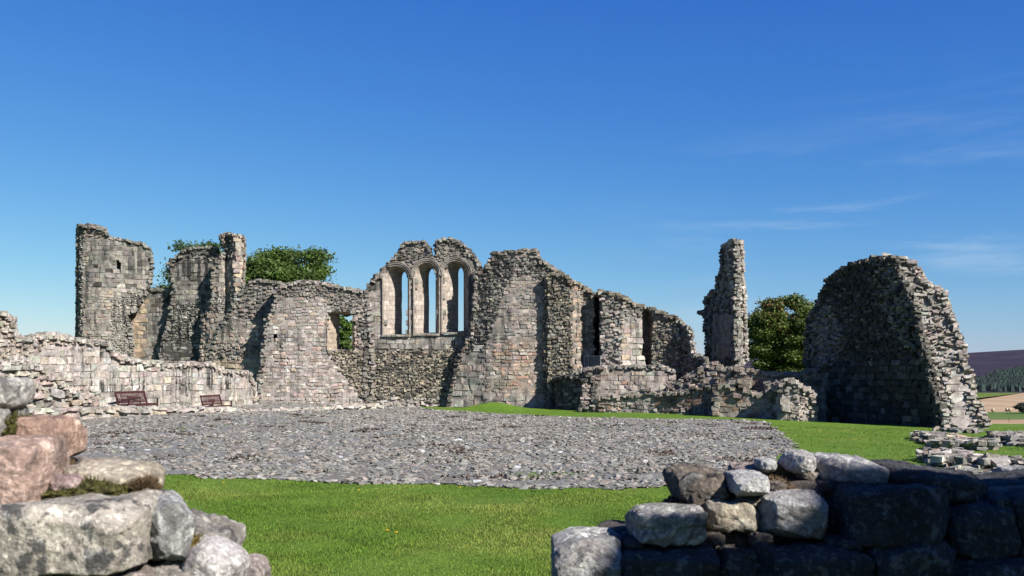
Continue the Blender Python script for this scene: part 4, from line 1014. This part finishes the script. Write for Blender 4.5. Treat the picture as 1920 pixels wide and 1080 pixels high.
# ------------------------------------------------------------------ stones close by
GV, GQ = CG[46]
def rock(a, cen, half, seed, col, squar=.5, rough=.10, rotz=0., roll=0., stain=.6, pitch=0.):
    """one weathered block: squarish body, chopped facets, pitted skin"""
    rg = R(seed); v = GV.copy(); s_ = v / np.linalg.norm(v, axis=1, keepdims=True)
    p = 2 + 6 * squar
    sup = v / (np.abs(v) ** p).sum(1, keepdims=True) ** (1 / p)
    h = np.array(half, float)
    for k in range(10):
        n = rg.normal(0, 1, 3); n /= np.linalg.norm(n); lim = rg.uniform(.90, 1.15) * (np.abs(n).sum() ** .55) * .92
        d = sup @ n; sup = sup - np.outer(np.clip(d - lim, 0, None) * .85, n)
    w = sup * h; sc_ = 1 / h.mean()
    nrm = s_ / h; nrm /= np.linalg.norm(nrm, axis=1, keepdims=True)
    dsp = rough * h.mean() * (1.0 * fbm(w * sc_ * .9 + seed, 3) + .55 * fbm(w * sc_ * 3 + seed * 2, 3) - .35 * np.clip(fbm(w * sc_ * 5 + seed, 2), .1, 1))
    w = w + nrm * dsp[:, None] * 1.9
    rd = 1 - np.abs(fbm(w * sc_ * 1.7 + seed * 3, 4)) * 2.2                      # broken ridges and pits
    w = w + nrm * (rough * h.mean() * .55 * (np.clip(rd, -.6, 1) - .4) + .022 * h.mean() * fbm(w * sc_ * 9 + seed, 3))[:, None]
    for k in range(7):
        n = rg.normal(0, 1, 3); n /= np.linalg.norm(n); q = w / h; lim = np.quantile(q @ n, rg.uniform(.925, .985))
        d = q @ n; w = w - np.outer(np.clip(d - lim, 0, None) * .9, n) * h
    w = w + nrm * (.03 * h.mean() * fbm(w * sc_ * 5 + seed * 5, 4))[:, None]
    M = Matrix.Rotation(rotz, 3, 'Z') @ Matrix.Rotation(roll, 3, 'Y') @ Matrix.Rotation(pitch, 3, 'X')
    w = w @ np.array(M).T + cen
    a.add(w, GQ, col=tuple(np.array(col) * KA) + (stain,), smooth=True)
def rect(x0, y0, x1, y1, d, thick):
    """pixel box of a front face at distance d -> centre and half sizes"""
    dm = d + thick * .42; c = P((x0 + x1) / 2, (y0 + y1) / 2, dm); return c, np.array([(x1 - x0) / 2 / FPX * dm, thick / 2, (y1 - y0) / 2 / FPX * dm])
GREY, PALE, PINK, BUFF, DARKB, WHITE = (.27, .26, .245), (.38, .365, .34), (.44, .30, .245), (.42, .36, .29), (.15, .125, .095), (.50, .50, .49)
def near_wall(label, base, rocks, moss, core):
    e = empty('rubble_wall', base, label, 'wall')
    a = Acc()
    for (lo, hi, c) in core:
        lo = np.array(lo); hi = np.array(hi); rock(a, (lo + hi) / 2, (hi - lo) / 2, int(abs(lo[0]) * 100) + 7, c, .9, .05, stain=.8)
    a.build('rubble_core', MAT['weathered_block'], e, base)
    for i, (r, c, kw) in enumerate(rocks):
        cen, half = rect(*r); a = Acc(); lab = kw.pop('label', None); rock(a, cen, half, 100 + i * 3 + int(r[0]), c, **kw)
        o = a.build('stone_block', MAT['weathered_block'], e, base)
        if lab: o['label'] = lab
    for i, (r, c) in enumerate(moss):
        cen, half = rect(*r); rg = R(900 + i); a = Acc()
        w = GV / np.linalg.norm(GV, axis=1, keepdims=True); w = w * half * (1 + .35 * fbm(w * 2.5 + i, 4))[:, None]; a.add(w + cen, GQ, col=tuple(c) + (1,), smooth=True)
        n = 5000; u = rg.normal(0, 1, (n, 3)); u /= np.linalg.norm(u, axis=1, keepdims=True); b = cen + u * half * (1 + .35 * fbm(u * 2.5 + i, 4))[:, None]
        L = rg.uniform(.004, .011, (n, 1)); tip = b + (u + rg.normal(0, .5, (n, 3)) + [0, 0, .4]) * L; sd = rg.normal(0, 1, (n, 3)) * .0016
        cc = np.array(c) * rg.uniform(.5, 1.9, (n, 1)); a.add(np.stack([b - sd, b + sd, tip], 1).reshape(-1, 3), t=np.arange(3 * n).reshape(-1, 3), col=np.repeat(np.concatenate([cc, np.ones((n, 1))], 1), 3, 0))
        a.build('moss', MAT['moss'], e, base)
MO = (.045, .042, .012); MB = (.055, .036, .018)
near_wall('close mossy stepped pile of pink and grey blocks, bottom left', (-1.6, 3.1, 0),
  [((-60, 706, 41, 768, 2.75, .25), PALE, dict(squar=.3, label='small pale rounded stone on top')),
   ((-70, 748, 22, 830, 2.7, .3), GREY, dict(squar=.2)),
   ((28, 780, 141, 860, 2.85, .22), (.43, .285, .225), dict(squar=.95, rough=.05, stain=.25, roll=.03, label='smooth pink-orange block')),
   ((-90, 824, 101, 948, 2.6, .3), (.42, .30, .25), dict(squar=1.0, rough=.06, stain=.35, label='large pink lichened block')),
   ((134, 868, 292, 927, 2.75, .3), (.44, .38, .30), dict(squar=.35, rough=.10, stain=.45, roll=.05, label='flat buff slab')),
   ((100, 862, 150, 905, 2.95, .25), (.24, .20, .18), dict(squar=.3)),
   ((108, 888, 168, 922, 2.7, .15), (.36, .26, .25), dict(squar=.4, stain=.3)),
   ((-120, 932, 306, 1072, 2.5, .42), (.42, .385, .33), dict(squar=1.1, rough=.05, stain=.85, roll=-.035, label='long grey lichen-spotted block')),
   ((262, 930, 350, 1040, 2.6, .34), (.40, .40, .39), dict(squar=.7, rough=.08, stain=.5, rotz=.5)),
   ((314, 975, 444, 1056, 2.75, .3), (.29, .27, .245), dict(squar=.3, rough=.12, roll=.3, stain=.6)),
   ((330, 965, 380, 1000, 2.95, .2), WHITE, dict(squar=.2)),
   ((395, 982, 450, 1020, 2.95, .25), PALE, dict(squar=.2, roll=.3)),
   ((352, 1018, 452, 1105, 2.62, .25), (.50, .47, .46), dict(squar=.15, rough=.10, roll=.45, stain=.3, label='white quartz-veined stone')),
   ((296, 1042, 396, 1110, 2.6, .3), (.30, .275, .25), dict(squar=.3, stain=.5)),
   ((90, 1066, 215, 1120, 2.5, .3), (.36, .33, .28), dict(squar=.4)),
   ((205, 1062, 305, 1120, 2.5, .3), (.33, .28, .25), dict(squar=.4)),
   ((-100, 1070, 95, 1190, 2.5, .4), (.35, .32, .28), dict(squar=.7)),
   ((408, 1052, 494, 1140, 2.75, .3), (.36, .30, .27), dict(squar=.3)),
   ((230, 1046, 262, 1070, 2.7, .15), PINK, dict(squar=.4)), ((300, 938, 330, 962, 2.72, .1), BUFF, dict(squar=.4)), ((436, 1040, 460, 1064, 2.8, .1), BUFF, dict(squar=.4)), ((345, 1045, 372, 1070, 2.68, .1), PALE, dict(squar=.3)),
   ((60, 1115, 330, 1230, 2.5, .4), GREY, dict(squar=.7)), ((320, 1100, 520, 1230, 2.6, .4), GREY, dict(squar=.6))],
  [((-30, 772, 44, 824, 2.78, .22), MO), ((92, 898, 280, 946, 2.68, .22), MO), ((255, 902, 290, 932, 2.72, .12), MB), ((285, 1000, 375, 1062, 2.66, .16), (.075, .055, .014)), ((96, 860, 132, 940, 2.82, .2), MB), ((100, 1050, 210, 1075, 2.6, .2), MB)],
  [((-2.6, 2.75, -.2), (-1.05, 3.6, 1.46), GREY), ((-1.3, 2.85, -.2), (-.72, 3.5, 1.28), GREY)])
DK_SHADE = (.052, .052, .054)  # shade painted into the stones of the shadowed part of the wall
near_wall('shaded drystone wall with a few sunlit top stones, bottom right', (1.8, 4.3, 0),
  [((1038, 1002, 1168, 1110, 3.75, .45), (.42, .41, .39), dict(squar=1.1, rough=.06, label='pale sunlit corner block')),
   ((1180, 944, 1314, 1010, 3.85, .4), (.41, .40, .37), dict(squar=.9, rough=.10, roll=-.02, label='pale sunlit block stained black')),
   ((1315, 934, 1407, 990, 4.0, .4), (.33, .29, .22), dict(squar=.5, rough=.09, stain=.3, roll=.04, label='buff block')),
   ((1254, 878, 1362, 942, 4.15, .5), (.17, .14, .11), dict(squar=.3, rough=.16, stain=.7, label='dark craggy stone')),
   ((1366, 885, 1432, 926, 4.0, .3), (.47, .46, .45), dict(squar=.6, rough=.06, stain=.15, label='small white cube-like stone')),
   ((1418, 858, 1450, 884, 4.3, .2), WHITE, dict(squar=.2, stain=.1)),
   ((1374, 870, 1470, 900, 4.4, .3), (.30, .24, .21), dict(squar=.3, stain=.3)),
   ((1468, 846, 1523, 886, 4.25, .3), (.47, .46, .44), dict(squar=.2, rough=.07, stain=.2, label='white rounded stone on top')),
   ((1518, 856, 1640, 906, 4.15, .5), (.42, .41, .40), dict(squar=.35, rough=.06, stain=.3, roll=.04)),
   ((1416, 921, 1534, 1000, 3.95, .4), (.40, .39, .38), dict(squar=.55, rough=.08, stain=.4)),
   ((1562, 906, 1760, 1012, 3.9, .5), DK_SHADE, dict(squar=1.0, rough=.06)),
   ((1630, 876, 1826, 936, 4.1, .5), DK_SHADE, dict(squar=.4, rough=.07, roll=.1)),
   ((1636, 864, 1702, 884, 4.5, .4), DK_SHADE, dict(squar=.4)),
   ((1816, 890, 1892, 926, 5.0, .5), (.36, .36, .35), dict(squar=.4)),
   ((1884, 877, 1960, 922, 4.9, .5), (.36, .36, .35), dict(squar=.4)),
   ((1148, 1020, 1336, 1110, 3.75, .45), DK_SHADE, dict(squar=1.0, rough=.06)),
   ((1405, 1018, 1612, 1120, 3.8, .4), DK_SHADE, dict(squar=1.0)), ((1334, 1020, 1412, 1100, 3.85, .4), DK_SHADE, dict(squar=.5)), ((1606, 1008, 1770, 1110, 3.85, .4), DK_SHADE, dict(squar=1.0)),
   ((1750, 940, 1880, 1045, 3.95, .4), DK_SHADE, dict(squar=.6)), ((1868, 918, 2010, 1060, 3.95, .4), DK_SHADE, dict(squar=1.0)), ((1760, 1040, 1990, 1150, 3.85, .4), DK_SHADE, dict(squar=1.0)),
   ((1530, 930, 1575, 1010, 4.1, .3), DK_SHADE, dict(squar=.5)),
   ((1398, 992, 1442, 1020, 3.95, .2), (.16, .13, .1), dict(squar=.4)), ((1320, 994, 1352, 1018, 3.95, .2), (.18, .15, .12), dict(squar=.4)), ((1542, 1006, 1604, 1032, 3.9, .2), DK_SHADE, dict(squar=.4)), ((1168, 1006, 1206, 1026, 3.85, .2), DK_SHADE, dict(squar=.4)),
   ((1380, 928, 1418, 946, 4.05, .2), (.22, .18, .14), dict(squar=.4)), ((1534, 900, 1576, 924, 4.1, .2), DK_SHADE, dict(squar=.4)), ((1436, 902, 1470, 922, 4.15, .15), (.24, .19, .15), dict(squar=.4)), ((1690, 1004, 1742, 1032, 3.92, .2), DK_SHADE, dict(squar=.4)), ((1846, 926, 1882, 956, 4.0, .2), DK_SHADE, dict(squar=.4)), ((1490, 880, 1530, 900, 4.25, .2), (.2, .17, .14), dict(squar=.4)), ((1350, 906, 1378, 926, 4.2, .15), (.2, .17, .14), dict(squar=.4)),
   ((1040, 1105, 1240, 1200, 3.75, .45), PALE, dict(squar=.8)), ((1235, 1110, 1480, 1210, 3.75, .45), DK_SHADE, dict(squar=.8)), ((1475, 1115, 1740, 1220, 3.8, .45), DK_SHADE, dict(squar=.8))],
  [((1300, 985, 1460, 1030, 4.05, .35), (.07, .052, .036)), ((1395, 895, 1500, 940, 4.2, .35), (.085, .06, .035)), ((1250, 932, 1330, 960, 4.15, .3), (.06, .042, .03)), ((1430, 872, 1480, 900, 4.35, .25), (.07, .05, .03))],
  [((.22, 3.95, -.2), (2.6, 4.7, 1.32), (.12, .10, .085)), ((.75, 4.1, 1.0), (2.7, 4.75, 1.52), (.12, .10, .085)), ((2.0, 4.0, -.2), (3.6, 4.9, 1.55), DK_SHADE)])
# unseen wall added at right, its top shaped to shade the near wall
JX, JY0, JY1 = 6.5, -3.6, 2.2
q1, q2 = P(1140, 1020, 3.75), P(1645, 866, 4.15)
q1 = q1 + SUN * (JX - q1[0]) / SUN[0]; q2 = q2 + SUN * (JX - q2[0]) / SUN[0]
def JTOP(y): return float(np.clip(q1[2] + (q2[2] - q1[2]) * (y - q1[1]) / (q2[1] - q1[1]), 1.5, 9.5))
jb = np.array([JX + .4, -.6, 0.0])
e = empty('unseen_shade_wall', jb, 'tall broken wall added out of view at the right to shade the near wall', 'wall')
a = Acc(); rg = R(31)
for z in np.arange(0, 9.4, .34):
    for yy in np.arange(JY0, JY1, .5):
        top = JTOP(yy + .25) - .38 + rg.uniform(-.14, .14)
        if z > top: continue
        c = np.array([JX + .4, yy + .25 + (.2 if int(z / .34) % 2 else 0), z + .17])
        stones(a, c[None], np.eye(3)[None], np.array([[.45 + rg.uniform(-.04, .05), .26, .175]]), np.concatenate([pick('grey', 1, rg), [[.4]]], 1), 'sharp', rg)
a.build('ashlar_cladding', MAT['masonry'], e, jb)
a = Acc(); box(a, (-7000, -400, -32), (7000, 7600, 120)); tag(a.build('haze', MAT['air']), kind='stuff')
# ------------------------------------------------------------------ light, sky, camera
w = bpy.data.worlds.new('World'); sc.world = w; w.use_nodes = True; nt = w.node_tree; g = N(nt); bg = nt.nodes['Background']
sky = g('ShaderNodeTexSky', sky_type='NISHITA'); sky.sun_disc = False; sky.sun_elevation = EL; sky.sun_rotation = math.atan2(SUN[0], SUN[1])
sky.altitude = 200; sky.air_density = 1.0; sky.dust_density = .3; sky.ozone_density = 3.0
sp = g('ShaderNodeSeparateColor'); g.link(sky.outputs[0], sp.inputs[0]); cb = g('ShaderNodeCombineColor')     # polarised, clear northern sky
for k, (ga, am) in enumerate(((1.60, .205), (1.15, .545), (.50, 2.42))):
    g.link(g.math('MULTIPLY', g.math('POWER', sp.outputs[k], ga), am), cb.inputs[k])
c = cb.outputs[0]
tc = g('ShaderNodeTexCoord').outputs['Generated']
v = g.mapped(tc, (1.2, 3.0, 11.0), (.0, -.16, .0)); v.node.inputs['Location'].default_value = (2.3, .4, 1.9)
ci = g.ramp(g.noise(v, 1.9, 7, .62, dist=.5), .50, .80)
sx = g('ShaderNodeSeparateXYZ'); g.link(tc, sx.inputs[0])
mk = g.math('MULTIPLY', g.ramp(sx.outputs[0], .02, .32), g.ramp(sx.outputs[2], .30, .08))
c = g.mix(g.math('MULTIPLY', g.math('MULTIPLY', ci, mk), .68), c, (4.6, 5.9, 7.0))
g.link(c, bg.inputs['Color']); bg.inputs['Strength'].default_value = SKY_STR
sl = bpy.data.lights.new('sun', 'SUN'); sl.energy = SUN_E; sl.angle = math.radians(.53); sl.color = (1.0, .96, .905)
so = bpy.data.objects.new('sun', sl); COL.objects.link(so); so.rotation_euler = Vector(SUN).to_track_quat('Z', 'Y').to_euler(); so.location = Vector(SUN) * 80
cam = bpy.data.cameras.new('camera'); cam.lens = LENS; cam.sensor_width = SENS; cam.sensor_fit = 'HORIZONTAL'; cam.clip_start = .1; cam.clip_end = 12000
co = bpy.data.objects.new('camera', cam); COL.objects.link(co); co.location = EYE; co.rotation_euler = (math.pi / 2, 0, 0); cam.shift_y = (HORY - IH / 2) / IW
cam.dof.use_dof = True; cam.dof.focus_distance = 38; cam.dof.aperture_fstop = 7.1
sc.camera = co
sc.view_settings.view_transform = 'Standard'; sc.view_settings.look = 'None'; sc.view_settings.exposure = EXPO; sc.view_settings.gamma = 1
sc.view_settings.use_curve_mapping = False
